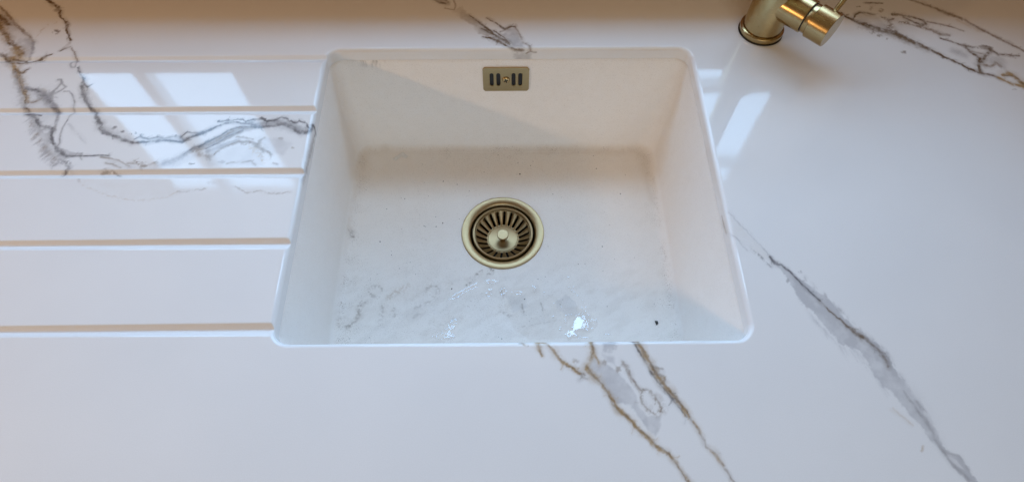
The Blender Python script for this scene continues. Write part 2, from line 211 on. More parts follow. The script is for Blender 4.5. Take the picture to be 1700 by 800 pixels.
('d',0.75,0.75,1.4,0.0,[(297.5,-151.5,1.09),(306.1,-164.7,1.19),(316.7,-178.2,1.76),(323.5,-184.3,3.49),(330.6,-190.8,3.46),(334.4,-196.7,1.71),(339.3,-202.6,1.7),(343.2,-211.2,2.24),(343.1,-216.9,1.95)]),
('g',0.55,0.9,2,0.0,[(331.9,-190.3,2.31),(339.1,-199.7,2.85),(344.3,-207.8,3.38),(345.1,-215.8,3.34)]),
('g',0.55,0.85,1.5,0.0,[(349.1,-240.1,1.62),(356.4,-258.2,2.1),(361.9,-269.6,2.59),(363.3,-281.7,2.54),(365.9,-291.6,2.01),(370.5,-301.3,1.98),(376.4,-310.0,2.44),(381.7,-317.1,2.9)]),
('g',0.45,0.85,1.2,0.0,[(366.3,-290.6,1.51),(379.0,-295.2,1.5),(382.2,-305.3,1.47)]),
('t',0.4,0.9,1.6,0.0,[(334.6,-254.8,1.06),(340.0,-261.1,1.31),(346.8,-268.9,1.04)]),
('m',0.6,0.7,1,0.0,[(216.2,-48.7,1.03),(216.6,-60.5,1.22),(217.9,-70.7,1.0)]),
]
FILLS = [
('l',0.55,3.74,1.5,0.0,[(-651.8,256.6),(-637.3,247.5),(-626.3,235.2),(-613.3,225.2),(-602.0,215.4),(-593.3,202.6),(-588.4,188.0),(-592.3,178.7),(-602.5,186.0),(-610.4,198.5),(-622.9,211.3),(-635.0,226.5),(-647.4,242.0)]),
('g',0.55,3.58,2,0.0,[(-609.3,211.2),(-602.0,215.4),(-593.4,204.7),(-590.8,194.2),(-599.2,200.6)]),
('g',0.5,3.81,2,0.0,[(-664.4,276.1),(-651.0,262.2),(-637.8,248.6),(-626.3,235.2),(-633.1,233.0),(-647.7,246.4),(-655.0,253.2)]),
('d',0.9,2.26,1.5,0.2,[(-636.9,239.7),(-636.7,237.4),(-638.1,236.0),(-640.4,236.0),(-642.9,237.4),(-644.6,239.7),(-644.8,242.0),(-643.4,243.4),(-641.0,243.4),(-638.5,242.0)]),
('g',0.6,3.12,1.5,0.1,[(-622.6,205.0),(-621.8,201.2),(-622.8,198.9),(-625.1,199.0),(-627.9,201.3),(-630.1,205.0),(-630.9,208.8),(-630.0,211.1),(-627.6,211.1),(-624.8,208.7)]),
('d',0.7,2.26,1.5,0.2,[(-559.8,239.1),(-559.6,236.8),(-560.6,235.4),(-562.5,235.4),(-564.5,236.8),(-565.9,239.1),(-566.1,241.4),(-565.1,242.8),(-563.2,242.8),(-561.2,241.4)]),
('d',0.6,1.65,1.5,0.2,[(-584.1,264.0),(-584.2,262.3),(-585.8,261.3),(-588.2,261.3),(-590.5,262.4),(-591.9,264.0),(-591.8,265.7),(-590.2,266.8),(-587.8,266.7),(-585.4,265.7)]),
('d',0.85,2.54,2.0,0.35,[(-568.4,224.9),(-568.4,222.3),(-570.1,220.8),(-572.9,220.8),(-575.8,222.4),(-577.6,225.0),(-577.6,227.5),(-575.9,229.1),(-573.1,229.1),(-570.2,227.5)]),
('m',0.5,1.79,1,0.0,[(-549.1,208.6),(-545.3,200.1),(-551.3,196.0),(-554.7,192.9),(-554.7,199.2),(-551.3,204.4)]),
('l',0.35,6.81,2,0.0,[(-597.6,160.6),(-575.0,135.9),(-564.9,128.2),(-547.1,118.6),(-534.2,102.6),(-522.9,90.7),(-517.5,66.6),(-514.6,49.3),(-499.9,36.5),(-543.0,80.1),(-558.6,93.7),(-578.4,126.4)]),
('m',0.7,2.37,1.5,0.2,[(-591.5,152.6),(-590.9,149.7),(-591.7,148.0),(-593.5,148.0),(-595.6,149.8),(-597.3,152.7),(-597.9,155.6),(-597.2,157.4),(-595.4,157.4),(-593.2,155.6)]),
('d',0.8,2.23,1.5,0.2,[(-556.5,97.3),(-556.5,95.2),(-558.1,93.9),(-560.7,93.9),(-563.3,95.2),(-564.9,97.4),(-565.0,99.5),(-563.4,100.8),(-560.8,100.8),(-558.2,99.5)]),
('a',0.35,3.45,1.5,0.2,[(-547.1,124.2),(-546.8,120.9),(-548.5,118.8),(-551.5,118.9),(-554.8,121.0),(-557.0,124.3),(-557.3,127.7),(-555.6,129.7),(-552.5,129.7),(-549.3,127.6)]),
('d',0.55,2.24,1.5,0.2,[(-524.1,98.0),(-524.1,95.8),(-525.7,94.5),(-528.3,94.5),(-530.9,95.9),(-532.5,98.0),(-532.5,100.2),(-530.9,101.5),(-528.3,101.5),(-525.7,100.1)]),
('g',0.6,3.95,3,0.0,[(-556.2,89.1),(-545.5,82.8),(-537.6,72.9),(-527.7,68.4),(-517.5,66.6),(-518.0,60.5),(-515.5,51.9),(-508.4,43.3),(-495.1,30.6),(-486.6,21.5),(-490.7,18.2),(-501.6,26.5),(-512.6,34.9),(-523.7,46.8),(-535.7,60.7),(-546.5,74.8)]),
('w',0.95,0.92,1,0.0,[(-530.5,65.0),(-526.4,66.7),(-521.3,65.8),(-522.4,61.4),(-525.9,59.7)]),
('g',0.85,0.98,1.2,0.0,[(-503.2,40.2),(-496.9,39.4),(-487.3,34.7),(-474.0,32.9),(-471.9,30.4),(-485.0,28.0),(-494.8,29.8)]),
('m',0.4,1.3,1.5,0.2,[(-441.5,26.8),(-442.2,25.6),(-444.6,24.9),(-447.8,24.9),(-450.7,25.7),(-452.1,26.9),(-451.5,28.1),(-449.1,28.9),(-445.8,28.8),(-442.9,28.1)]),
('k',0.75,1.76,2.0,0.25,[(-447.1,67.7),(-447.2,66.1),(-448.6,65.1),(-450.7,65.1),(-452.7,66.1),(-453.9,67.8),(-453.8,69.5),(-452.4,70.5),(-450.3,70.5),(-448.3,69.4)]),
('k',0.75,1.23,2.0,0.25,[(-436.4,62.8),(-436.5,61.7),(-437.4,61.0),(-438.9,61.0),(-440.3,61.7),(-441.1,62.9),(-441.0,64.1),(-440.1,64.8),(-438.6,64.8),(-437.2,64.0)]),
('k',0.75,1.12,2.0,0.25,[(-426.1,59.7),(-426.2,58.7),(-427.1,58.0),(-428.4,58.0),(-429.7,58.7),(-430.5,59.8),(-430.4,60.8),(-429.5,61.5),(-428.1,61.5),(-426.9,60.8)]),
('k',0.75,0.98,2.0,0.25,[(-421.9,60.6),(-422.0,59.6),(-422.8,59.1),(-423.9,59.1),(-425.1,59.7),(-425.7,60.6),(-425.6,61.5),(-424.8,62.1),(-423.7,62.1),(-422.5,61.5)]),
('k',0.75,1.57,2.0,0.25,[(-413.7,57.4),(-413.9,56.0),(-415.1,55.1),(-417.0,55.1),(-418.8,56.0),(-419.8,57.5),(-419.7,59.0),(-418.4,59.9),(-416.5,59.9),(-414.7,58.9)]),
('k',0.75,1.39,2.0,0.25,[(-394.7,56.0),(-394.8,54.7),(-396.0,53.9),(-397.6,53.9),(-399.2,54.7),(-400.1,56.0),(-400.0,57.4),(-398.8,58.2),(-397.2,58.2),(-395.6,57.3)]),
('k',0.75,1.11,2.0,0.25,[(-374.9,55.8),(-375.0,54.8),(-375.9,54.1),(-377.3,54.1),(-378.5,54.8),(-379.2,55.9),(-379.1,56.9),(-378.2,57.6),(-376.8,57.5),(-375.6,56.9)]),
('m',0.6,1.5,1.5,0.2,[(-464.1,-3.6),(-464.0,-5.0),(-464.7,-5.9),(-465.9,-5.9),(-467.2,-5.0),(-468.0,-3.6),(-468.1,-2.2),(-467.5,-1.3),(-466.3,-1.4),(-465.0,-2.2)]),
('l',0.45,1.52,1.5,0.0,[(-421.9,51.9),(-416.4,56.2),(-396.9,54.3),(-377.9,54.1),(-368.4,54.0),(-360.5,60.0),(-352.3,60.0),(-365.1,51.4),(-372.5,48.9),(-399.5,49.2)]),
('d',0.65,1.03,1.5,0.2,[(-345.8,17.4),(-346.2,16.4),(-347.7,15.9),(-349.7,15.9),(-351.5,16.5),(-352.4,17.5),(-352.0,18.4),(-350.5,19.0),(-348.4,19.0),(-346.6,18.4)]),
('l',0.3,3.7,2,0.0,[(-446.6,26.1),(-420.3,16.0),(-399.4,11.8),(-386.1,15.7),(-363.6,25.3),(-340.3,38.5),(-343.7,25.2),(-360.6,13.9),(-385.8,10.0),(-418.4,9.5)]),
('k',0.9,2.19,1.5,0.2,[(-264.1,76.4),(-264.5,74.3),(-266.4,73.0),(-268.9,73.0),(-271.2,74.3),(-272.4,76.4),(-272.0,78.5),(-270.2,79.8),(-267.6,79.8),(-265.3,78.5)]),
('k',0.8,1.64,1.5,0.2,[(-292.7,74.4),(-293.1,72.8),(-295.0,71.9),(-297.6,71.9),(-299.8,72.9),(-300.9,74.5),(-300.5,76.0),(-298.6,77.0),(-296.0,76.9),(-293.8,76.0)]),
('k',0.7,1.37,2,0.4,[(-242.4,74.0),(-242.7,72.7),(-243.9,71.9),(-245.6,71.9),(-247.1,72.7),(-247.9,74.0),(-247.6,75.3),(-246.3,76.1),(-244.6,76.1),(-243.1,75.3)]),
('k',0.6,1.1,1.5,0.2,[(-329.0,76.9),(-329.3,75.9),(-330.5,75.2),(-332.2,75.2),(-333.7,75.9),(-334.5,77.0),(-334.2,78.0),(-333.0,78.6),(-331.3,78.6),(-329.7,78.0)]),
('l',0.45,2.35,2,0.0,[(-301.3,76.2),(-281.0,77.8),(-263.5,80.4),(-253.2,76.7),(-238.6,72.2),(-229.6,66.8),(-238.4,62.5),(-252.2,71.4),(-273.0,72.4),(-290.8,71.7)]),
('m',0.7,1.59,1.5,0.2,[(-294.6,44.0),(-294.9,42.5),(-296.4,41.6),(-298.5,41.6),(-300.4,42.6),(-301.4,44.1),(-301.0,45.6),(-299.5,46.5),(-297.5,46.5),(-295.6,45.5)]),
('m',0.65,1.17,1.5,0.2,[(-254.7,50.5),(-255.2,49.4),(-256.7,48.7),(-258.8,48.7),(-260.7,49.4),(-261.5,50.6),(-261.1,51.7),(-259.5,52.3),(-257.4,52.3),(-255.6,51.6)]),
('m',0.65,1.05,1.5,0.2,[(-240.4,38.0),(-240.7,37.0),(-241.6,36.4),(-242.8,36.4),(-243.9,37.0),(-244.5,38.0),(-244.3,39.0),(-243.4,39.6),(-242.1,39.6),(-241.0,39.0)]),
('d',0.65,1.65,1.5,0.2,[(-312.4,20.0),(-313.0,18.4),(-315.1,17.5),(-317.9,17.5),(-320.4,18.5),(-321.7,20.0),(-321.2,21.6),(-319.1,22.5),(-316.2,22.5),(-313.6,21.5)]),
('m',0.75,2.59,2,0.2,[(-328.8,25.0),(-328.9,22.6),(-330.2,21.1),(-332.2,21.2),(-334.2,22.7),(-335.4,25.1),(-335.4,27.5),(-334.1,29.0),(-332.0,29.0),(-330.0,27.5)]),
('l',0.35,3.82,2,0.0,[(-281.5,52.4),(-255.9,53.1),(-243.3,42.7),(-251.4,27.7),(-265.0,29.5),(-274.6,37.9)]),
('l',0.3,3.7,2,0.0,[(-340.4,25.1),(-326.1,35.0),(-304.9,44.9),(-283.7,39.7),(-270.7,24.5),(-271.9,13.9),(-331.0,13.6)]),
('g',0.6,1.89,1.5,0.0,[(-338.0,42.7),(-326.9,52.8),(-315.4,62.3),(-301.5,67.4),(-289.0,66.4),(-303.3,59.5),(-316.3,51.0),(-327.9,42.6)]),
('g',0.45,2.24,2,0.0,[(-339.1,33.4),(-324.5,42.6),(-305.3,50.1),(-296.7,47.4),(-311.6,41.6),(-322.3,35.8),(-327.2,28.3),(-334.4,25.1)]),
('m',0.3,3.04,2,0.2,[(-297.2,50.0),(-285.7,46.5),(-272.9,36.2),(-271.4,21.3),(-278.7,24.6),(-286.7,38.0)]),
('k',0.75,1.1,2.5,0.2,[(-319.6,78.2),(-319.9,77.1),(-321.1,76.5),(-322.9,76.5),(-324.4,77.2),(-325.1,78.2),(-324.8,79.3),(-323.6,79.9),(-321.9,79.9),(-320.4,79.2)]),
('k',0.75,1.1,2.5,0.2,[(-304.6,78.9),(-304.9,77.9),(-306.2,77.3),(-307.9,77.3),(-309.4,77.9),(-310.1,79.0),(-309.8,80.0),(-308.6,80.7),(-306.9,80.7),(-305.4,80.0)]),
('k',0.75,1.1,2.5,0.2,[(-283.4,79.7),(-283.7,78.6),(-284.9,78.0),(-286.7,78.0),(-288.2,78.6),(-288.9,79.7),(-288.6,80.7),(-287.3,81.4),(-285.6,81.4),(-284.1,80.7)]),
('k',0.75,1.1,2.5,0.2,[(-277.3,76.9),(-277.7,75.9),(-278.9,75.2),(-280.6,75.3),(-282.1,75.9),(-282.8,77.0),(-282.5,78.0),(-281.3,78.7),(-279.6,78.6),(-278.1,78.0)]),
('k',0.75,1.1,2.5,0.2,[(-254.5,80.3),(-254.8,79.3),(-256.1,78.6),(-257.8,78.6),(-259.3,79.3),(-260.0,80.4),(-259.7,81.4),(-258.4,82.0),(-256.7,82.0),(-255.2,81.4)]),
('k',0.75,1.1,2.5,0.2,[(-247.5,75.8),(-247.8,74.7),(-249.1,74.1),(-250.8,74.1),(-252.3,74.8),(-253.0,75.8),(-252.7,76.9),(-251.4,77.5),(-249.7,77.5),(-248.2,76.8)]),
('k',0.75,1.1,2.5,0.2,[(-234.2,74.8),(-234.6,73.7),(-235.9,73.1),(-237.6,73.1),(-239.1,73.8),(-239.8,74.8),(-239.4,75.9),(-238.1,76.5),(-236.4,76.5),(-234.9,75.8)]),
('g',0.6,2.47,2.5,0.0,[(-557.7,126.2),(-548.5,124.2),(-538.6,116.6),(-527.5,101.6),(-520.8,90.6),(-527.7,94.3),(-538.7,105.4),(-549.9,116.7)]),
('k',0.5,2.86,2.5,0.2,[(-539.3,118.5),(-539.4,115.7),(-541.5,114.0),(-545.0,114.1),(-548.5,115.8),(-550.6,118.6),(-550.6,121.4),(-548.4,123.1),(-544.9,123.0),(-541.4,121.3)]),
('d',0.4,2.3,2.5,0.3,[(-546.7,123.3),(-546.7,121.0),(-548.3,119.7),(-550.9,119.7),(-553.6,121.1),(-555.2,123.3),(-555.3,125.6),(-553.6,126.9),(-551.0,126.9),(-548.4,125.5)]),
('m',0.22,1.5,1.5,0.2,[(-314.0,-8.9),(-315.1,-10.2),(-318.4,-11.1),(-322.8,-11.0),(-326.6,-10.1),(-328.3,-8.7),(-327.2,-7.4),(-323.9,-6.5),(-319.5,-6.6),(-315.7,-7.5)]),
('t',0.1,5.71,2,0.0,[(-459.3,-4.5),(-356.4,-2.2),(-290.4,-7.5),(-237.5,-14.2),(-262.4,-18.7),(-339.7,-17.2),(-369.1,-26.9),(-413.7,-26.5)]),
('m',0.25,4.71,2,0.0,[(449.4,247.0),(458.5,251.5),(473.2,248.0),(480.8,242.3),(486.6,231.0),(480.0,220.0),(462.7,226.8),(449.2,235.8)]),
('d',0.7,1.32,1.5,0.2,[(443.7,247.6),(442.5,246.3),(440.3,245.5),(437.9,245.5),(436.2,246.4),(435.8,247.7),(437.0,249.0),(439.2,249.8),(441.6,249.8),(443.3,249.0)]),
('d',0.75,0.87,1.5,0.2,[(460.5,263.3),(459.8,262.4),(458.4,261.9),(457.0,261.9),(455.9,262.5),(455.8,263.4),(456.5,264.2),(457.8,264.8),(459.3,264.8),(460.3,264.2)]),
('m',0.7,2.0,2.5,0.3,[(475.9,259.4),(474.6,256.7),(472.9,255.0),(471.5,255.1),(470.8,256.7),(471.2,259.4),(472.5,262.1),(474.2,263.8),(475.6,263.8),(476.3,262.1)]),
('m',0.75,2.0,2.5,0.3,[(490.8,256.4),(489.2,254.4),(486.5,253.2),(483.6,253.2),(481.6,254.5),(481.3,256.5),(482.9,258.5),(485.6,259.7),(488.6,259.7),(490.5,258.4)]),
('m',0.4,0.67,1.5,0.2,[(483.1,264.5),(482.3,263.9),(480.5,263.5),(478.6,263.5),(477.1,263.9),(476.7,264.6),(477.6,265.3),(479.3,265.7),(481.2,265.7),(482.7,265.2)]),
('d',0.85,1.61,2,0.0,[(587.4,191.2),(598.0,191.1),(605.0,187.9),(603.6,182.7),(596.1,182.7),(588.7,184.9)]),
('g',0.5,7.12,1.5,0.0,[(551.1,187.3),(563.8,185.1),(570.3,174.6),(564.9,168.5),(554.6,172.7),(547.2,181.0)]),
('g',0.45,5.27,2,0.0,[(592.7,174.4),(607.3,173.3),(613.0,162.0),(604.8,145.9),(599.3,154.0),(592.1,158.1),(583.3,162.2)]),
('g',0.35,3.54,2,0.0,[(574.2,180.8),(587.6,176.6),(587.3,168.3),(579.0,166.3)]),
('d',0.8,1.54,1.5,0.2,[(493.4,179.9),(492.2,178.4),(490.0,177.5),(487.7,177.5),(486.1,178.4),(485.9,180.0),(487.1,181.5),(489.3,182.4),(491.7,182.4),(493.2,181.4)]),
('d',0.7,1.42,1.5,0.2,[(448.7,222.5),(447.8,221.1),(446.1,220.2),(444.5,220.2),(443.4,221.1),(443.3,222.5),(444.2,223.9),(445.8,224.8),(447.5,224.8),(448.6,223.9)]),
('d',0.55,1.6,2.5,0.4,[(465.5,215.8),(464.1,214.2),(461.5,213.2),(458.7,213.2),(456.7,214.2),(456.3,215.8),(457.7,217.4),(460.3,218.4),(463.1,218.4),(465.1,217.4)]),
('d',0.6,1.59,2.5,0.4,[(474.2,209.2),(472.8,207.6),(470.2,206.7),(467.4,206.7),(465.4,207.7),(465.0,209.3),(466.4,210.8),(469.0,211.8),(471.8,211.8),(473.8,210.8)]),
('d',0.6,0.95,1.5,0.2,[(478.7,204.3),(478.0,203.4),(476.7,202.8),(475.3,202.8),(474.3,203.4),(474.2,204.3),(474.9,205.3),(476.2,205.9),(477.7,205.9),(478.6,205.3)]),
('d',0.7,1.53,1.5,0.2,[(539.6,170.7),(538.4,169.2),(536.2,168.3),(533.9,168.3),(532.3,169.3),(532.2,170.8),(533.4,172.3),(535.7,173.2),(538.0,173.2),(539.5,172.3)]),
('m',0.5,0.87,1.5,0.2,[(605.5,118.6),(604.5,117.7),(602.4,117.2),(600.2,117.3),(598.6,117.8),(598.3,118.6),(599.4,119.5),(601.4,120.0),(603.6,120.0),(605.2,119.4)]),
('m',0.55,2.83,2,0.0,[(-73.0,257.8),(-61.7,271.6),(-51.0,252.0),(-34.3,231.7),(-20.4,219.5),(-24.9,212.0),(-37.9,215.3),(-45.9,231.8),(-64.0,246.4)]),
('g',0.65,2.29,1.5,0.0,[(0.3,227.0),(8.0,228.1),(14.6,210.6),(18.7,191.5),(7.5,193.7),(0.1,201.1),(-9.0,215.1)]),
('g',0.45,2.75,2,0.0,[(-34.2,226.2),(-18.9,221.7),(0.8,200.1),(12.7,189.4),(0.0,192.7),(-20.3,208.8)]),
('m',0.55,1.93,1,0.0,[(-95.5,283.5),(-84.3,283.4),(-79.3,276.3),(-82.3,272.9),(-89.6,276.4)]),
('g',0.55,3.52,2.5,0.0,[(3.7,185.3),(29.0,184.1),(25.6,166.7),(9.4,164.8)]),
('d',0.75,1.6,3,0.5,[(14.3,-192.2),(13.6,-193.6),(11.9,-194.4),(9.9,-194.4),(8.2,-193.5),(7.6,-192.1),(8.2,-190.8),(9.9,-189.9),(12.0,-190.0),(13.7,-190.8)]),
('l',0.62,1.69,1.5,0.0,[(74.5,-202.9),(83.9,-209.8),(96.7,-220.1),(105.2,-232.3),(110.5,-243.1),(111.5,-252.6),(117.8,-257.9),(129.8,-259.0),(128.1,-268.3),(122.4,-275.3),(116.3,-270.2),(108.6,-259.9),(103.4,-249.4),(97.2,-247.2),(91.7,-249.3),(85.1,-239.6),(80.5,-230.9),(72.7,-219.8),(67.6,-214.2)]),
('l',0.6,2.88,3,0.0,[(80.8,-186.7),(88.4,-190.3),(96.7,-185.7),(94.5,-197.3),(85.2,-201.9)]),
('l',0.4,3.39,2,0.0,[(83.0,-200.7),(93.8,-204.2),(95.2,-213.3),(85.5,-211.0)]),
('w',0.9,0.81,1,0.0,[(117.0,-237.8),(121.7,-238.9),(126.3,-245.4),(130.0,-253.3),(124.1,-254.3),(118.5,-252.2),(116.5,-246.3)]),
('w',0.8,1.59,1,0.0,[(100.4,-247.2),(106.0,-254.6),(112.3,-264.0),(118.7,-272.2),(112.6,-270.1),(104.1,-261.9),(99.7,-254.6)]),
('a',0.55,1.47,1.5,0.2,[(133.0,-254.9),(132.3,-256.1),(130.9,-256.9),(129.3,-256.9),(128.1,-256.1),(127.7,-254.9),(128.4,-253.6),(129.8,-252.9),(131.4,-252.9),(132.7,-253.7)]),
('m',0.75,1.94,2,0.1,[(98.1,-217.3),(97.4,-219.3),(95.9,-220.5),(94.2,-220.4),(92.9,-219.2),(92.6,-217.2),(93.3,-215.3),(94.8,-214.1),(96.5,-214.1),(97.7,-215.3)]),
('m',0.55,1.95,1.5,0.2,[(86.6,-211.0),(85.9,-213.0),(84.4,-214.2),(82.7,-214.2),(81.4,-212.9),(81.1,-210.9),(81.8,-209.0),(83.2,-207.7),(85.0,-207.8),(86.2,-209.0)]),
('m',0.5,1.96,1.5,0.2,[(60.8,-209.6),(60.0,-211.3),(58.3,-212.3),(56.3,-212.3),(54.7,-211.2),(54.1,-209.6),(54.9,-207.9),(56.6,-206.9),(58.6,-206.9),(60.2,-207.9)]),
('t',0.5,0.78,1.5,0.2,[(58.0,-209.6),(57.6,-210.3),(56.8,-210.7),(55.8,-210.6),(55.0,-210.2),(54.7,-209.6),(55.0,-208.9),(55.9,-208.5),(56.9,-208.5),(57.7,-208.9)]),
('d',0.8,1.4,2,0.2,[(133.8,-290.2),(133.2,-291.4),(131.8,-292.1),(130.2,-292.1),(129.0,-291.3),(128.7,-290.2),(129.4,-289.1),(130.7,-288.4),(132.3,-288.4),(133.5,-289.1)]),
('a',0.5,1.55,1.5,0.2,[(134.8,-217.7),(134.1,-219.0),(132.6,-219.8),(130.9,-219.7),(129.7,-218.9),(129.3,-217.6),(130.0,-216.3),(131.5,-215.5),(133.2,-215.5),(134.4,-216.3)]),
('a',0.5,1.91,1.5,0.2,[(137.9,-227.1),(137.1,-228.7),(135.7,-229.7),(134.0,-229.7),(132.8,-228.7),(132.5,-227.1),(133.2,-225.4),(134.7,-224.5),(136.4,-224.5),(137.6,-225.5)]),
('t',0.14,3.4,2,0.0,[(228.7,-56.2),(240.9,-70.9),(257.4,-97.8),(268.5,-112.9),(254.4,-106.0),(238.8,-93.5),(226.1,-76.5)]),
('l',0.72,1.6,2.2,0.0,[(262.2,-108.8),(269.0,-113.5),(276.6,-119.6),(285.0,-128.9),(294.5,-138.1),(303.5,-146.5),(312.1,-159.8),(319.6,-174.0),(333.3,-189.1),(345.1,-202.1),(347.3,-212.4),(351.1,-229.2),(356.3,-244.4),(360.3,-257.7),(364.5,-269.6),(365.9,-281.7),(368.1,-291.1),(380.0,-295.2),(382.2,-305.3),(386.7,-317.1),(378.7,-317.0),(369.4,-302.8),(361.1,-287.6),(356.3,-272.1),(346.3,-256.5),(340.2,-242.7),(330.4,-234.5),(326.5,-215.0),(319.4,-201.8),(304.8,-195.9),(292.3,-173.1),(278.6,-150.1),(272.5,-131.4),(268.2,-119.6)]),
('w',0.55,1.0,1,0.0,[(366.6,-292.6),(376.0,-297.5),(378.8,-306.2),(373.8,-303.3),(368.4,-297.5)]),
('a',0.55,0.88,1.2,0.1,[(350.2,-288.5),(349.2,-290.8),(348.0,-292.2),(347.2,-292.2),(347.1,-290.8),(347.7,-288.5),(348.7,-286.2),(349.9,-284.7),(350.7,-284.7),(350.8,-286.2)]),
('k',0.6,1.32,1.5,0.2,[(288.4,-120.4),(287.6,-122.0),(286.5,-122.9),(285.4,-122.9),(284.7,-121.9),(284.8,-120.4),(285.5,-118.8),(286.6,-117.9),(287.7,-117.9),(288.4,-118.8)]),
('k',0.5,1.31,1.5,0.2,[(273.4,-130.1),(272.6,-132.1),(271.5,-133.2),(270.4,-133.2),(269.8,-132.0),(269.9,-130.1),(270.7,-128.2),(271.8,-127.0),(273.0,-127.0),(273.6,-128.2)]),
('t',0.25,2.05,1.5,0.0,[(212.4,-52.4),(220.9,-57.6),(221.7,-73.6),(213.5,-70.7)]),
]
FRINGES = [
('g',0.5,1.73,[(-552.7,83.7),(-539.4,66.8),(-531.0,55.4),(-521.1,43.4),(-508.7,31.6),(-495.3,19.9)],-4.45,-7.98,44),
('m',0.35,1.25,[(-548.6,80.1),(-532.0,58.0),(-515.8,40.0),(-497.8,23.2)],-3.1,-7.95,30),
('l',0.35,1.33,[(277.3,-150.7),(291.4,-176.8),(304.4,-197.6),(319.0,-203.0),(325.7,-217.8),(333.0,-239.9)],4.15,-11.29,34),
('g',0.3,1.13,[(286.5,-123.0),(304.0,-144.6),(320.5,-171.0),(345.4,-200.9),(352.4,-230.3),(360.1,-255.1)],3.11,-6.6,34),
]
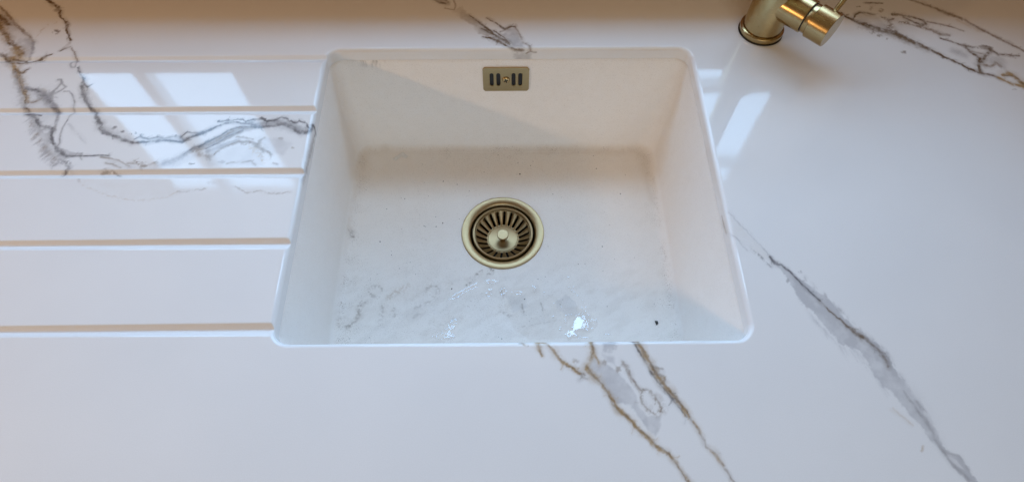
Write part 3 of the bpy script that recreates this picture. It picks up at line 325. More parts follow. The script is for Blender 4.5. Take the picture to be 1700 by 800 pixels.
STAIN_STROKES = [
('m',0.351,0.8,2.0,0.5,[(-164.8,-62.1,2.42),(-165.6,-65.9,2.41),(-168.4,-68.6,2.41),(-172.5,-69.6,2.41),(-176.9,-68.5,2.41),(-180.3,-65.7,2.41),(-181.8,-61.9,2.42),(-181.1,-58.1,2.43),(-178.3,-55.3,2.44),(-174.1,-54.3,2.44),(-169.7,-55.4,2.44),(-166.3,-58.2,2.43),(-164.8,-62.1,2.42)]),
('m',0.312,0.8,2.0,0.5,[(-202.9,-103.6,2.33),(-203.4,-107.2,2.32),(-205.5,-109.8,2.31),(-208.7,-110.7,2.31),(-212.2,-109.7,2.31),(-215.0,-107.1,2.32),(-216.4,-103.5,2.33),(-216.0,-99.9,2.33),(-213.9,-97.3,2.34),(-210.6,-96.3,2.34),(-207.1,-97.3,2.34),(-204.2,-100.0,2.33),(-202.9,-103.6,2.33)]),
('m',0.312,0.8,2.0,0.5,[(-93.0,-61.1,3.24),(-93.9,-64.4,3.23),(-96.6,-66.9,3.22),(-100.4,-67.7,3.22),(-104.3,-66.8,3.22),(-107.2,-64.3,3.23),(-108.5,-60.9,3.24),(-107.6,-57.5,3.25),(-104.9,-55.1,3.26),(-101.1,-54.2,3.26),(-97.2,-55.1,3.26),(-94.2,-57.6,3.25),(-93.0,-61.1,3.24)]),
('m',0.468,0.8,2,0.3,[(-180.6,-76.4,2.39),(-189.2,-76.3,3.19),(-192.7,-83.7,3.95),(-191.4,-94.7,3.91),(-194.8,-101.9,3.11),(-205.5,-110.8,3.08)]),
('m',0.429,0.8,2.5,0.35,[(-163.2,-78.4,2.39),(-162.1,-89.5,3.15),(-165.3,-100.4,3.11)]),
('m',0.39,0.9,3,0.4,[(-148.8,-86.0,3.16),(-146.1,-97.0,3.12)]),
('t',0.5,0.9,3,0.45,[(-157.2,-69.1,4.81),(-145.7,-61.6,6.47),(-132.3,-54.1,4.89)]),
('m',0.312,0.9,3,0.5,[(-123.1,-86.2,3.16),(-109.8,-78.9,3.98),(-94.6,-73.5,2.4)]),
('m',0.312,0.9,3,0.4,[(-122.4,-96.3,3.13),(-112.6,-90.0,3.93)]),
('m',0.273,0.9,3,0.5,[(-89.4,-108.3,2.32),(-62.7,-97.8,2.34)]),
('m',0.273,0.9,3,0.5,[(-215.9,-96.3,2.34),(-227.9,-107.0,2.32),(-229.8,-117.7,2.29)]),
('d',0.55,0.8,2.5,0.4,[(-56.0,-52.9,1.63),(-46.9,-40.9,2.06),(-38.4,-33.1,1.66)]),
('d',0.6,0.8,2,0.3,[(-28.2,-30.6,1.67),(-23.4,-32.7,1.66)]),
('m',0.39,0.8,2,0.3,[(-29.7,-38.4,1.66),(-23.4,-37.6,1.66)]),
('d',0.6,0.8,2,0.2,[(14.3,-82.1,1.19),(15.0,-87.1,1.58),(15.6,-92.8,1.18)]),
('m',0.39,0.8,2,0.3,[(38.1,-80.7,1.59),(40.1,-88.9,1.58)]),
('m',0.312,0.9,3,0.4,[(-17.1,-66.8,4.03),(-10.9,-61.8,4.86),(-9.4,-71.9,4.01)]),
('m',0.312,0.9,3,0.4,[(-14.0,-88.4,3.16),(-0.4,-96.7,3.13)]),
('d',0.6,0.8,2,0.3,[(-215.9,27.7,3.51),(-212.4,19.2,3.48)]),
('t',0.1,0.9,3,0.35,[(-216.6,-107.5,4.94),(-129.6,-67.4,12.86),(-37.6,-35.7,6.64)]),
('l',0.11,0.9,3,0.35,[(-184.9,-123.5,6.08),(-127.7,-93.5,15.68),(-67.8,-72.2,8.01)]),
('t',0.09,0.9,3,0.35,[(-110.6,-124.2,6.69),(-51.8,-98.2,17.18),(8.9,-81.2,8.74)]),
('l',0.08,0.9,3,0.35,[(-53.0,-51.2,4.58),(-6.1,-43.0,11.54),(40.8,-45.2,5.76)]),
('t',0.07,0.9,3,0.35,[(-159.3,-79.7,3.81),(-115.2,-52.8,9.79),(-69.1,-35.5,4.98)]),
('l',0.08,0.9,3,0.35,[(-21.5,-125.1,5.48),(19.9,-104.9,13.98),(61.9,-94.0,7.07)]),
('m',0.273,0.6,1,0.2,[(13.0,-111.3,0.77),(55.4,-103.7,0.78)]),
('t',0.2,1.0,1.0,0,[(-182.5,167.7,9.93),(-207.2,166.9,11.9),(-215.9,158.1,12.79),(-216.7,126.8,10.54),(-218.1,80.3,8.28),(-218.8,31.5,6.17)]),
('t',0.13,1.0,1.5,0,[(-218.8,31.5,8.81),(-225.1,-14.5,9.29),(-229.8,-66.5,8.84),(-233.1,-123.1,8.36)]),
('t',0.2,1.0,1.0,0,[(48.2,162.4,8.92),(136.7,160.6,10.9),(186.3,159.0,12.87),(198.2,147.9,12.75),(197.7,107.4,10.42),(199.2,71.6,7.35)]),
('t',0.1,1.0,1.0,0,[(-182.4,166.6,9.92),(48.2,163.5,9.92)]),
]
STAIN_FILLS = [
('t',0.16,1.62,1.5,0.0,[(3.8,-60.3),(35.9,-53.7),(41.5,-69.1),(54.0,-67.5),(70.0,-84.3),(83.8,-84.4),(90.8,-94.3),(102.4,-110.5),(93.7,-127.8),(23.1,-128.6),(1.0,-113.5),(-10.2,-81.1)]),
('l',0.25,0.81,1.0,0.0,[(71.0,-67.7),(82.6,-79.5),(86.1,-95.9),(72.9,-100.6),(58.4,-87.5),(56.6,-77.6)]),
('l',0.22,2.41,2,0.0,[(-7.8,-68.6),(18.4,-67.2),(21.1,-85.5),(1.2,-93.5)]),
]
PUDDLE_MAIN = [(89.8,-86.1),(95.3,-94.4),(106.6,-105.8),(108.3,-112.2),(102.5,-119.2),(90.7,-117.5),(83.0,-119.8),(84.1,-126.1),(70.6,-128.3),(65.0,-121.2),(74.5,-111.8),(78.2,-100.7),(86.2,-94.3)]
PUDDLE_LEFT = [(-67.7,-99.3),(-76.6,-101.6),(-80.8,-109.6),(-90.2,-116.6),(-99.5,-124.3),(-89.6,-127.9),(-71.9,-128.0),(-64.0,-118.4),(-72.2,-118.3),(-68.8,-108.9)]
PUDDLE_STREAK = [(-83.8,-75.9),(-71.2,-65.5),(-54.4,-55.5),(-41.3,-48.7),(-43.5,-56.4),(-55.7,-64.8),(-70.9,-73.0)]
PUDDLE_RIM = [(79.0, -61.8), (86.2, -70.3), (93.1, -82.0), (99.8, -96.0), (106.8, -103.4), (108.1, -109.0)]
DROPS = [(-24.9,-49.7,9.83,3.6),(-27.9,-66.4,4.19,6.77),(-10.1,-63.9,4.2,6.14),(8.4,-65.0,6.46,3.55),(30.2,-60.8,2.92,5.19),(43.2,-66.0,1.29,1.78),(54.9,-80.0,1.59,1.59),(63.9,-85.1,1.43,1.27),(52.6,-98.8,1.88,1.88),(68.3,-103.0,1.87,6.54),(73.9,-96.1,5.33,1.41),(60.8,-115.7,2.15,3.38),(119.4,-122.5,4.89,1.22),(91.5,-126.5,8.37,1.37),(75.4,-44.1,1.81,1.81),(74.9,-58.5,1.95,1.14),(81.1,-57.8,1.47,1.14)]
GRIT = [(-145.9,-29.0,0.83),(-76.1,-58.7,1.3),(17.5,-73.9,1.2),(-11.8,-126.7,0.95),(14.7,120.5,1.43),(-175.1,11.4,1.3),(155.8,85.1,1.16),(60.7,85.9,0.93),(-124.0,-37.6,0.83),(160.8,-86.8,0.63),(-94.6,108.9,1.04),(-147.3,79.7,0.92),(-92.3,39.9,1.07),(-101.0,34.2,0.88),(-117.5,35.3,0.71),(-171.0,63.0,0.91),(-152.4,80.7,0.65),(-202.9,95.4,0.75),(-157.9,-8.9,0.85),(232.1,107.1,0.76),(123.2,1.3,0.86),(89.2,-24.6,0.67),(125.4,129.1,0.87),(122.8,151.9,0.88),(-74.7,103.5,0.75),(-57.3,92.1,0.75),(-258.7,111.4,0.57),(-115.8,34.4,0.88),(12.4,140.8,0.78),(34.3,142.8,0.78),(30.6,135.3,0.68),(166.1,118.1,0.76),(-175.2,-123.6,0.76),(-199.5,-124.9,0.91),(-222.7,-123.2,0.91),(101.1,158.7,0.79),(-182.3,-43.1,0.66),(-174.3,-37.1,0.66),(62.5,-81.8,0.64),(137.6,-17.9,0.59),(182.0,-82.9,0.8)]
CRUMB = [(179.9, -104.9), (183.6, -105.7), (183.9, -108.9), (181.4, -111.3), (180.3, -108.1)]
SCRAP = [(-171.2, 150.0), (-156.3, 162.0), (-146.8, 153.1), (-150.9, 148.8), (-157.4, 153.2), (-166.3, 144.6)]

# ------------------------------------------------------------------ helpers
def link(name, me, mat, parent=None):
    o = bpy.data.objects.new(name, me)
    col.objects.link(o)
    if mat:
        me.materials.append(mat)
    if parent:
        o.parent = parent
    return o

def empty(name, loc=(0, 0, 0)):
    o = bpy.data.objects.new(name, None)
    col.objects.link(o)
    o.location = loc
    o.empty_display_size = .05
    return o

def tag(o, label=None, cat=None, group=None, kind=None):
    if label: o['label'] = label
    if cat: o['category'] = cat
    if group: o['group'] = group
    if kind: o['kind'] = kind
    return o

def np_mesh(name, V, Q, colours=None, smooth=True):
    """quads (n,4) array mesh; colours go to a point attribute named tint"""
    me = bpy.data.meshes.new(name)
    V = np.asarray(V, np.float32)
    Q = np.asarray(Q, np.int32)
    me.vertices.add(len(V))
    me.vertices.foreach_set('co', V.ravel())
    me.loops.add(Q.size)
    me.loops.foreach_set('vertex_index', Q.ravel())
    me.polygons.add(len(Q))
    me.polygons.foreach_set('loop_start', np.arange(0, Q.size, 4, dtype=np.int32))
    me.polygons.foreach_set('use_smooth', np.full(len(Q), smooth))
    me.update(calc_edges=True)
    me.validate()
    if colours is not None:
        a = me.attributes.new('tint', 'FLOAT_COLOR', 'POINT')
        c = np.ones((len(V), 4), np.float32)
        c[:, :3] = colours
        a.data.foreach_set('color', c.ravel())
    return me

def grid_quads(nu, nv, wrap_u=False, flip=False):
    """vertex (i,j) -> i*nv+j"""
    i = np.arange(nu if wrap_u else nu-1)[:, None]
    j = np.arange(nv-1)[None, :]
    i2 = (i+1) % nu
    q = np.stack([i*nv+j, i2*nv+j, i2*nv+j+1, i*nv+j+1], -1).reshape(-1, 4)
    return q[:, ::-1] if flip else q

def lathe(prof, n=64, axis_fn=None):
    a = np.linspace(0, 2*np.pi, n, endpoint=False)
    p = np.array(prof)
    V = np.stack([np.cos(a)[:, None]*p[None, :, 0], np.sin(a)[:, None]*p[None, :, 0], np.broadcast_to(p[None, :, 1], (n, len(p)))], -1).reshape(-1, 3)
    return V, grid_quads(n, len(p), wrap_u=True)

def lathe_obj(name, prof, mat, parent, n=64, M=None, sharp=35):
    V, Q = lathe(prof, n)
    if M is not None:
        A = np.array(M)
        V = V @ A[:3, :3].T + A[:3, 3]
    me = np_mesh(name, V, Q)
    o = link(name, me, mat, parent)
    me.set_sharp_from_angle(angle=math.radians(sharp))
    return o

def tube_obj(name, pts, rad, mat, parent, n=32, cap=True):
    pts = [Vector(p) for p in pts]
    rads = rad if isinstance(rad, (list, tuple)) else [rad]*len(pts)
    up = None
    rings = []
    for i, p in enumerate(pts):
        t = (pts[min(i+1, len(pts)-1)] - pts[max(i-1, 0)]).normalized()
        if up is None:
            up = t.orthogonal().normalized()
        up = (up - t*up.dot(t)).normalized()
        s = t.cross(up)
        rings.append([p + (up*math.cos(a)+s*math.sin(a))*rads[i] for a in [2*math.pi*k/n for k in range(n)]])
    bm = bmesh.new()
    vs = [[bm.verts.new(v) for v in r] for r in rings]
    for a, b in zip(vs, vs[1:]):
        for k in range(n):
            bm.faces.new((a[k], a[(k+1) % n], b[(k+1) % n], b[k])).smooth = True
    if cap:
        bm.faces.new(vs[0][::-1]); bm.faces.new(vs[-1])
    bmesh.ops.recalc_face_normals(bm, faces=bm.faces)
    me = bpy.data.meshes.new(name)
    bm.to_mesh(me); bm.free()
    me.set_sharp_from_angle(angle=math.radians(40))
    return link(name, me, mat, parent)

def box_obj(name, x0, x1, y0, y1, z0, z1, mat, parent=None, bevel=0):
    bm = bmesh.new()
    bmesh.ops.create_cube(bm, size=1)
    for v in bm.verts:
        v.co = ((x0+x1)/2+v.co.x*(x1-x0), (y0+y1)/2+v.co.y*(y1-y0), (z0+z1)/2+v.co.z*(z1-z0))
    if bevel:
        bmesh.ops.bevel(bm, geom=bm.edges[:], offset=bevel, segments=2, affect='EDGES')
    me = bpy.data.meshes.new(name)
    bm.to_mesh(me); bm.free()
    return link(name, me, mat, parent)

# ---- value noise
def _hash(ix, iy, seed):
    h = (ix.astype(np.int64)*374761393 + iy.astype(np.int64)*668265263 + seed*1442695041) & 0xffffffff
    h = ((h ^ (h >> 13))*1274126177) & 0xffffffff
    h = (h ^ (h >> 16)) & 0xffffffff
    return h/4294967295.0

def vnoise(x, y, seed):
    ix, iy = np.floor(x), np.floor(y)
    fx, fy = x-ix, y-iy
    fx = fx*fx*fx*(fx*(fx*6-15)+10); fy = fy*fy*fy*(fy*(fy*6-15)+10)
    a, b = _hash(ix, iy, seed), _hash(ix+1, iy, seed)
    c, d = _hash(ix, iy+1, seed), _hash(ix+1, iy+1, seed)
    return (a+(b-a)*fx)*(1-fy)+(c+(d-c)*fx)*fy

def fbm(x, y, size, seed, octv=3):
    v = 0; amp = .5; tot = 0
    for k in range(octv):
        v = v+amp*vnoise(x/size*2**k+17.3*k, y/size*2**k-9.1*k, seed+k); tot += amp; amp *= .55
    return v/tot*2-1

def sstep(a, b, x):
    t = np.clip((x-a)/(b-a+1e-9), 0, 1)
    return t*t*(3-2*t)

def dist_poly(x, y, pts, closed=False):
    """distance to a polyline, the index along it"""
    best = np.full(x.shape, 1e9); at_ = np.zeros(x.shape)
    n = len(pts)
    for i in range(n if closed else n-1):
        ax, ay = pts[i][:2]; bx, by = pts[(i+1) % n][:2]
        dx, dy = bx-ax, by-ay
        t = np.clip(((x-ax)*dx+(y-ay)*dy)/(dx*dx+dy*dy+1e-9), 0, 1)
        d = np.hypot(x-ax-t*dx, y-ay-t*dy)
        m = d < best
        best = np.where(m, d, best); at_ = np.where(m, i+t, at_)
    return best, at_

def inside(x, y, pts):
    r = np.zeros(x.shape, bool)
    n = len(pts)
    for i in range(n):
        ax, ay = pts[i]; bx, by = pts[(i+1) % n]
        if ay == by: continue
        c = ((ay > y) != (by > y)) & (x < (bx-ax)*(y-ay)/(by-ay)+ax)
        r ^= c
    return r

TONES = dict(d=(.16,.11,.068),a=(.43,.30,.16),t=(.58,.49,.39),g=(.40,.39,.40),k=(.19,.185,.195),l=(.56,.56,.575),m=(.34,.285,.24),w=(.83,.825,.82))

def expand_fringes():
    rnd = random.Random(5)
    out = []
    for c, op, w, pts, dx, dy, n in FRINGES:
        for k in range(n):
            t = rnd.random()*(len(pts)-1); i = int(t); t -= i
            x = pts[i][0]*(1-t)+pts[i+1][0]*t; y = pts[i][1]*(1-t)+pts[i+1][1]*t
            l = rnd.uniform(.35, 1.15); j = rnd.uniform(-.3, .3)
            x1, y1 = x+(dx-dy*j)*l, y+(dy+dx*j)*l
            out.append((c, op*rnd.uniform(.4, 1), .9, 1.2, .1, [(x, y, w*rnd.uniform(.7, 1.5)), ((x+x1)/2, (y+y1)/2, w), (x1, y1, w*.3)]))
    # fine side branches and faint parallel threads along the darker veins
    for c, op, soft, rough, gap, pts in STROKES:
        if c not in 'dkam' or len(pts) < 3: continue
        L = sum(math.dist(p[:2], q[:2]) for p, q in zip(pts, pts[1:]))
        if L < 14 or op < .6: continue
        for k in range(int(L/10)):
            t = rnd.random()*(len(pts)-1.001); i = int(t); t -= i
            p, q = pts[i], pts[i+1]
            x = p[0]*(1-t)+q[0]*t; y = p[1]*(1-t)+q[1]*t
            a = math.atan2(q[1]-p[1], q[0]-p[0])+rnd.choice((-1, 1))*rnd.uniform(.35, 1.2)
            l = rnd.uniform(1.6, 5.0)
            x1, y1 = x+math.cos(a)*l, y+math.sin(a)*l
            a += rnd.uniform(-.9, .9)
            out.append((c, op*rnd.uniform(.25, .65), .7, 1., .1, [(x, y, rnd.uniform(.7, 1.3)), (x1, y1, .7), (x1+math.cos(a)*l*.6, y1+math.sin(a)*l*.6, .35)]))
        for k in range(2):
            ox, oy = rnd.uniform(-2.2, 2.2), rnd.uniform(-2.2, 2.2)
            i0 = rnd.randrange(0, max(1, len(pts)-3)); i1 = min(len(pts), i0+rnd.randrange(3, 7))
            out.append((c, op*rnd.uniform(.2, .4), .8, rough*1.3, .35, [(p[0]+ox, p[1]+oy, min(1.1, p[2]*.4)) for p in pts[i0:i1]]))
    return out

def paint(x, y, base, fills, strokes, seed0=0, wide=1.22):
    """mineral colour of the slab at plane points x, y (mm)"""
    C = np.empty(x.shape+(3,)); C[:] = base
    touched = np.zeros(x.shape, bool)
    k = seed0
    for c, op, soft, rough, gap, pts in fills:
        k += 7
        xs = [p[0] for p in pts]; ys = [p[1] for p in pts]; mg = soft*2+3+rough
        m = np.nonzero((x > min(xs)-mg) & (x < max(xs)+mg) & (y > min(ys)-mg) & (y < max(ys)+mg))[0]
        if not len(m): continue
        X, Y = x[m], y[m]
        wx = X+rough*(1.1*fbm(X, Y, 7, k, 3)+.5*fbm(X, Y, 2.2, k+1, 2)); wy = Y+rough*(1.1*fbm(X, Y, 7, k+2, 3)+.5*fbm(X, Y, 2.2, k+3, 2))
        d, _ = dist_poly(wx, wy, pts, True)
        d = np.where(inside(wx, wy, pts), d, -d)
        if c == 'l': op = min(1, op*1.25)
        a = sstep(-soft*.6, soft, d)*op*(.82+.36*fbm(X, Y, 6, k+4, 3)+.5*fbm(X, Y, 22, k+6, 2))
        if gap: a = a*sstep(gap-.55, gap+.15, fbm(X, Y, 2.6, k+5, 2)+.35)
        a = np.clip(a, 0, 1)[:, None]
        C[m] = C[m]*(1-a)+np.array(TONES[c])*a
        touched[m] |= a[:, 0] > .004
    for c, op, soft, rough, gap, pts in strokes:
        k += 7
        soft = .35+.65*soft
        P = np.array(pts); mg = P[:, 2].max()*1.8+4+2.5*rough
        m = np.nonzero((x > P[:, 0].min()-mg) & (x < P[:, 0].max()+mg) & (y > P[:, 1].min()-mg) & (y < P[:, 1].max()+mg))[0]
        if not len(m): continue
        X, Y = x[m], y[m]
        wx = X+rough*(.85*fbm(X, Y, 6, k, 3)+.26*fbm(X, Y, 2.2, k+1, 2)); wy = Y+rough*(.85*fbm(X, Y, 6, k+2, 3)+.26*fbm(X, Y, 2.2, k+3, 2))
        d, t = dist_poly(wx, wy, pts)
        w = np.interp(t, np.arange(len(P)), P[:, 2])*.5*wide
        w = np.maximum(w*(1+.35*rough*.6*fbm(X, Y, 3.1, k+4, 2)), .3)
        mod = .92+.55*fbm(X, Y, 4, k+5, 3)+.35*fbm(X, Y, 14, k+8, 2)
        a = (1-sstep(w*(1-soft), w*(1+soft)+.35, d))*(min(.97, op*1.2) if c in 'gkm' else op)*mod
        # mineral bloom that bleeds out of the vein into the white
        d2, _ = dist_poly(X+1.5*rough*fbm(X, Y, 11, k+9, 2), Y+1.5*rough*fbm(X, Y, 11, k+10, 2), pts)
        a = np.maximum(a, (1-sstep(0, w*2.8+2.2, d2))*op*.26*(1+1.2*fbm(X, Y, 9, k+11, 3)))
        if gap: a = a*sstep(gap-.55, gap+.2, fbm(X, Y, 2.4, k+6, 2)+.3)
        a = np.clip(a, 0, 1)[:, None]
        C[m] = C[m]*(1-a)+np.array(TONES[c])*a
        touched[m] |= a[:, 0] > .004
    return C, touched

# ------------------------------------------------------------------ materials
def new_mat(name):
    m = bpy.data.materials.new(name)
    m.use_nodes = True
    nt = m.node_tree
    return m, nt, nt.nodes['Principled BSDF']

def noise(nt, scale, detail=3, vec=None, rough=.5):
    n = nt.nodes.new('ShaderNodeTexNoise')
    n.inputs['Scale'].default_value = scale
    n.inputs['Detail'].default_value = detail
    n.inputs['Roughness'].default_value = rough
    if vec: nt.links.new(vec, n.inputs['Vector'])
    return n

def obj_coord(nt):
    return nt.nodes.new('ShaderNodeTexCoord').outputs['Object']

def ramp(nt, fac, stops):
    r = nt.nodes.new('ShaderNodeValToRGB')
    e = r.color_ramp.elements
    while len(e) > 1: e.remove(e[-1])
    for i, (p, c) in enumerate(stops):
        q = e[0] if i == 0 else e.new(p)
        q.position = p
        q.color = c if len(c) == 4 else (*c, 1)
    nt.links.new(fac, r.inputs[0])
    return r.outputs[0]

def mixc(nt, mode, fac, a, b):
    n = nt.nodes.new('ShaderNodeMix'); n.data_type = 'RGBA'; n.blend_type = mode
    for sock, v in ((n.inputs[0], fac), (n.inputs[6], a), (n.inputs[7], b)):
        if isinstance(v, (int, float)): sock.default_value = v
        elif isinstance(v, (tuple, list)): sock.default_value = (*v, 1)[:4]
        else: nt.links.new(v, sock)
    return n.outputs[2]

def bump(nt, height, strength, dist, bsdf):
    b = nt.nodes.new('ShaderNodeBump')
    b.inputs['Strength'].default_value = strength
    b.inputs['Distance'].default_value = dist
    nt.links.new(height, b.inputs['Height'])
    nt.links.new(b.outputs[0], bsdf.inputs['Normal'])

# polished slab: vein colours come with the mesh, the shader adds clouding and polish
MAT_STONE, nt, b = new_mat('polished_stone')
att = nt.nodes.new('ShaderNodeAttribute'); att.attribute_name = 'tint'
oc = obj_coord(nt)
cl = ramp(nt, noise(nt, 9, 4, oc).outputs[0], [(.3, (.965, .97, .975)), (.7, (1, 1, 1))])
gr = ramp(nt, noise(nt, 900, 2, oc).outputs[0], [(.3, (.97, .97, .97)), (.7, (1.0, 1.0, 1.0))])
c = mixc(nt, 'MULTIPLY', 1, att.outputs['Color'], cl)
nt.links.new(mixc(nt, 'MULTIPLY', 1, c, gr), b.inputs['Base Color'])
rr = nt.nodes.new('ShaderNodeMapRange')
nt.links.new(noise(nt, 30, 4, oc).outputs[0], rr.inputs[0])
rr.inputs[3].default_value = .03; rr.inputs[4].default_value = .065
nt.links.new(rr.outputs[0], b.inputs['Roughness'])
b.inputs['IOR'].default_value = 1.44
bump(nt, noise(nt, 420, 2, oc).outputs[0], .05, .0004, b)

# moulded sink composite, matt with fine grain and grey specks
MAT_SINK, nt, b = new_mat('white_composite')
att = nt.nodes.new('ShaderNodeAttribute'); att.attribute_name = 'tint'
oc = obj_coord(nt)
g1 = ramp(nt, noise(nt, 1300, 2, oc).outputs[0], [(.28, (.84, .83, .82)), (.46, (1, 1, 1))])
g2 = ramp(nt, noise(nt, 60, 5, oc, .65).outputs[0], [(.3, (.975, .972, .968)), (.65, (1, 1, 1))])
c = mixc(nt, 'MULTIPLY', 1, att.outputs['Color'], g1)
c = mixc(nt, 'MULTIPLY', 1, c, g2)
dat = nt.nodes.new('ShaderNodeAttribute'); dat.attribute_name = 'dust'
dn = noise(nt, 850, 2, oc, .6).outputs[0]
thr = nt.nodes.new('ShaderNodeMath'); thr.operation = 'MULTIPLY_ADD'          # more specks where more dust lies
nt.links.new(dat.outputs['Fac'], thr.inputs[0]); thr.inputs[1].default_value = .22; nt.links.new(dn, thr.inputs[2])
c = mixc(nt, 'MIX', ramp(nt, thr.outputs[0], [(.66, (0, 0, 0)), (.80, (.62, .62, .62))]), c, (.30, .24, .18))
nt.links.new(c, b.inputs['Base Color'])
b.inputs['Roughness'].default_value = .48
b.inputs['IOR'].default_value = 1.45
bump(nt, noise(nt, 1100, 3, oc).outputs[0], .22, .0004, b)

def brass_mat(name, colr, rough, stretch, bumpy=.12):
    m, nt, b = new_mat(name)
    mp = nt.nodes.new('ShaderNodeMapping')
    nt.links.new(obj_coord(nt), mp.inputs[0])
    mp.inputs['Scale'].default_value = stretch
    n = noise(nt, 1, 4, mp.outputs[0], .6)
    nt.links.new(mixc(nt, 'MULTIPLY', 1, colr, ramp(nt, n.outputs[0], [(.25, (.92, .91, .90)), (.75, (1.0, 1.0, 1.0))])), b.inputs['Base Color'])
    rr = nt.nodes.new('ShaderNodeMapRange')
    nt.links.new(n.outputs[0], rr.inputs[0])
    rr.inputs[3].default_value = rough-.06; rr.inputs[4].default_value = rough+.07
    nt.links.new(rr.outputs[0], b.inputs['Roughness'])
    b.inputs['Metallic'].default_value = 1
    bump(nt, n.outputs[0], bumpy, .0004, b)
    return m
MAT_TAP = brass_mat('brushed_gold_tap', (.50,.38,.19), .25, (120, 120, 1500), .012)
MAT_BRASS = brass_mat('brushed_gold_drain', (.44,.335,.185), .37, (500, 500, 500), .03)
MAT_PLATE = brass_mat('brushed_gold_plate', (.48,.36,.19), .36, (60, 900, 900), .08)

def plain(name, colr, rough, metal=0):
    m, nt, b = new_mat(name)
    n = noise(nt, 140, 3, obj_coord(nt))
    nt.links.new(mixc(nt, 'MULTIPLY', 1, colr, ramp(nt, n.outputs[0], [(.3, (.85, .85, .85)), (.7, (1, 1, 1))])), b.inputs['Base Color'])
    b.inputs['Roughness'].default_value = rough
    b.inputs['Metallic'].default_value = metal
    return m
MAT_BLACK = plain('black_rubber_and_shade', (.012, .011, .010), .5)  # gasket rubber, also the black painted as shade in the overflow slots
MAT_DARK = plain('dark_waste_pipe', (.02, .017, .012), .45, .3)
MAT_GRIT = plain('dark_grit', (.06, .05, .045), .7)
MAT_CRUMB = plain('black_crumb', (.03, .035, .035), .5)
MAT_WALL = plain('brown_wall_paint', (.40,.18,.06), .6)
MAT_FRAME = plain('white_window_frame', (.75, .74, .72), .35)

MAT_WATER = bpy.data.materials.new('water_film')
MAT_WATER.use_nodes = True
nt = MAT_WATER.node_tree
nt.nodes.clear()
out = nt.nodes.new('ShaderNodeOutputMaterial')
tr = nt.nodes.new('ShaderNodeBsdfTransparent'); tr.inputs[0].default_value = (.99, .99, .99, 1)
gl = nt.nodes.new('ShaderNodeBsdfGlossy'); gl.inputs['Roughness'].default_value = .03
lw = nt.nodes.new('ShaderNodeFresnel'); lw.inputs[0].default_value = 1.85
mx = nt.nodes.new('ShaderNodeMixShader')
geo = nt.nodes.new('ShaderNodeNewGeometry')
fm = nt.nodes.new('ShaderNodeMath'); fm.operation = 'MULTIPLY'      # only the upper side of the film reflects
inv_ = nt.nodes.new('ShaderNodeMath'); inv_.operation = 'SUBTRACT'; inv_.inputs[0].default_value = 1
nt.links.new(geo.outputs['Backfacing'], inv_.inputs[1])
nt.links.new(lw.outputs[0], fm.inputs[0]); nt.links.new(inv_.outputs[0], fm.inputs[1])
nt.links.new(fm.outputs[0], mx.inputs[0]); nt.links.new(tr.outputs[0], mx.inputs[1]); nt.links.new(gl.outputs[0], mx.inputs[2])
nt.links.new(mx.outputs[0], out.inputs[0])
wn = noise(nt, 170, 2, obj_coord(nt))
wb = nt.nodes.new('ShaderNodeBump'); wb.inputs['Strength'].default_value = .08; wb.inputs['Distance'].default_value = .0006
nt.links.new(wn.outputs[0], wb.inputs['Height']); nt.links.new(wb.outputs[0], gl.inputs['Normal'])

# ------------------------------------------------------------------ wall and window behind the worktop (seen only as reflections and light)
wall = empty('wall', (0, WALL_Y, 0)); tag(wall, kind='structure')
XA, XB, ZT = -2.2, 2.2, 2.2
def wall_piece(n, x0, x1, z0, z1):
    o = box_obj(n, x0, x1, 0, .18, z0, z1, MAT_WALL, wall)
    return o
wall_piece('wall_panel', XA, XB, -.016, WIN_Z0)
wall_piece('wall_panel', XA, XB, WIN_Z1, TOP_Z0)
wall_piece('wall_panel', XA, XB, TOP_Z1, ZT)
wall_piece('wall_panel', XA, WIN_X0, WIN_Z0, WIN_Z1)
wall_piece('wall_panel', WIN_X1, XB, WIN_Z0, WIN_Z1)
wall_piece('wall_panel', XA, TOP_X0, TOP_Z0, TOP_Z1)
wall_piece('wall_panel', TOP_X1, XB, TOP_Z0, TOP_Z1)
win = empty('window', (0, GLASS_Y, WIN_Z0))
tag(win, 'white framed window in the wall behind the tap, above the frame', 'window')
def bar(name, x0, x1, z0, z1, y0=-.018, y1=.018):
    return box_obj(name, x0, x1, y0, y1, z0-WIN_Z0, z1-WIN_Z0, MAT_FRAME, win)
bar('mullion', -.512, -.417, WIN_Z0, WIN_Z1)
bar('mullion', -.411, -.33, WIN_Z0, WIN_Z1)
bar('glazing_bar', -.701, -.678, WIN_Z0, WIN_Z1, -.012, .012)
bar('glazing_bar', -.33, WIN_X1, .329, .347, -.012, .012)
bar('glazing_bar', -.33, WIN_X1, .578, .594, -.012, .012)

# ------------------------------------------------------------------ worktop
W2, D2 = .225, .1895            # half opening
CELL = .00775
FINE = 11
H = CELL/FINE
OX, OY = .2325, .197625         # outer rectangle of the rim, on cell lines
TH = .0165                      # slab thickness seen at the cut-out
NX0, NX1, NY0, NY1 = -92, 152, -31, 64    # cell index range (x from -OX, y from -OY)
GROOVES = [(.1752, .75), (.0930, 1.), (.0040, 1.), (-.0835, 1.), (-.1757, 1.)]
WHITE = np.array((.83,.83,.83))
all_strokes = STROKES+expand_fringes()

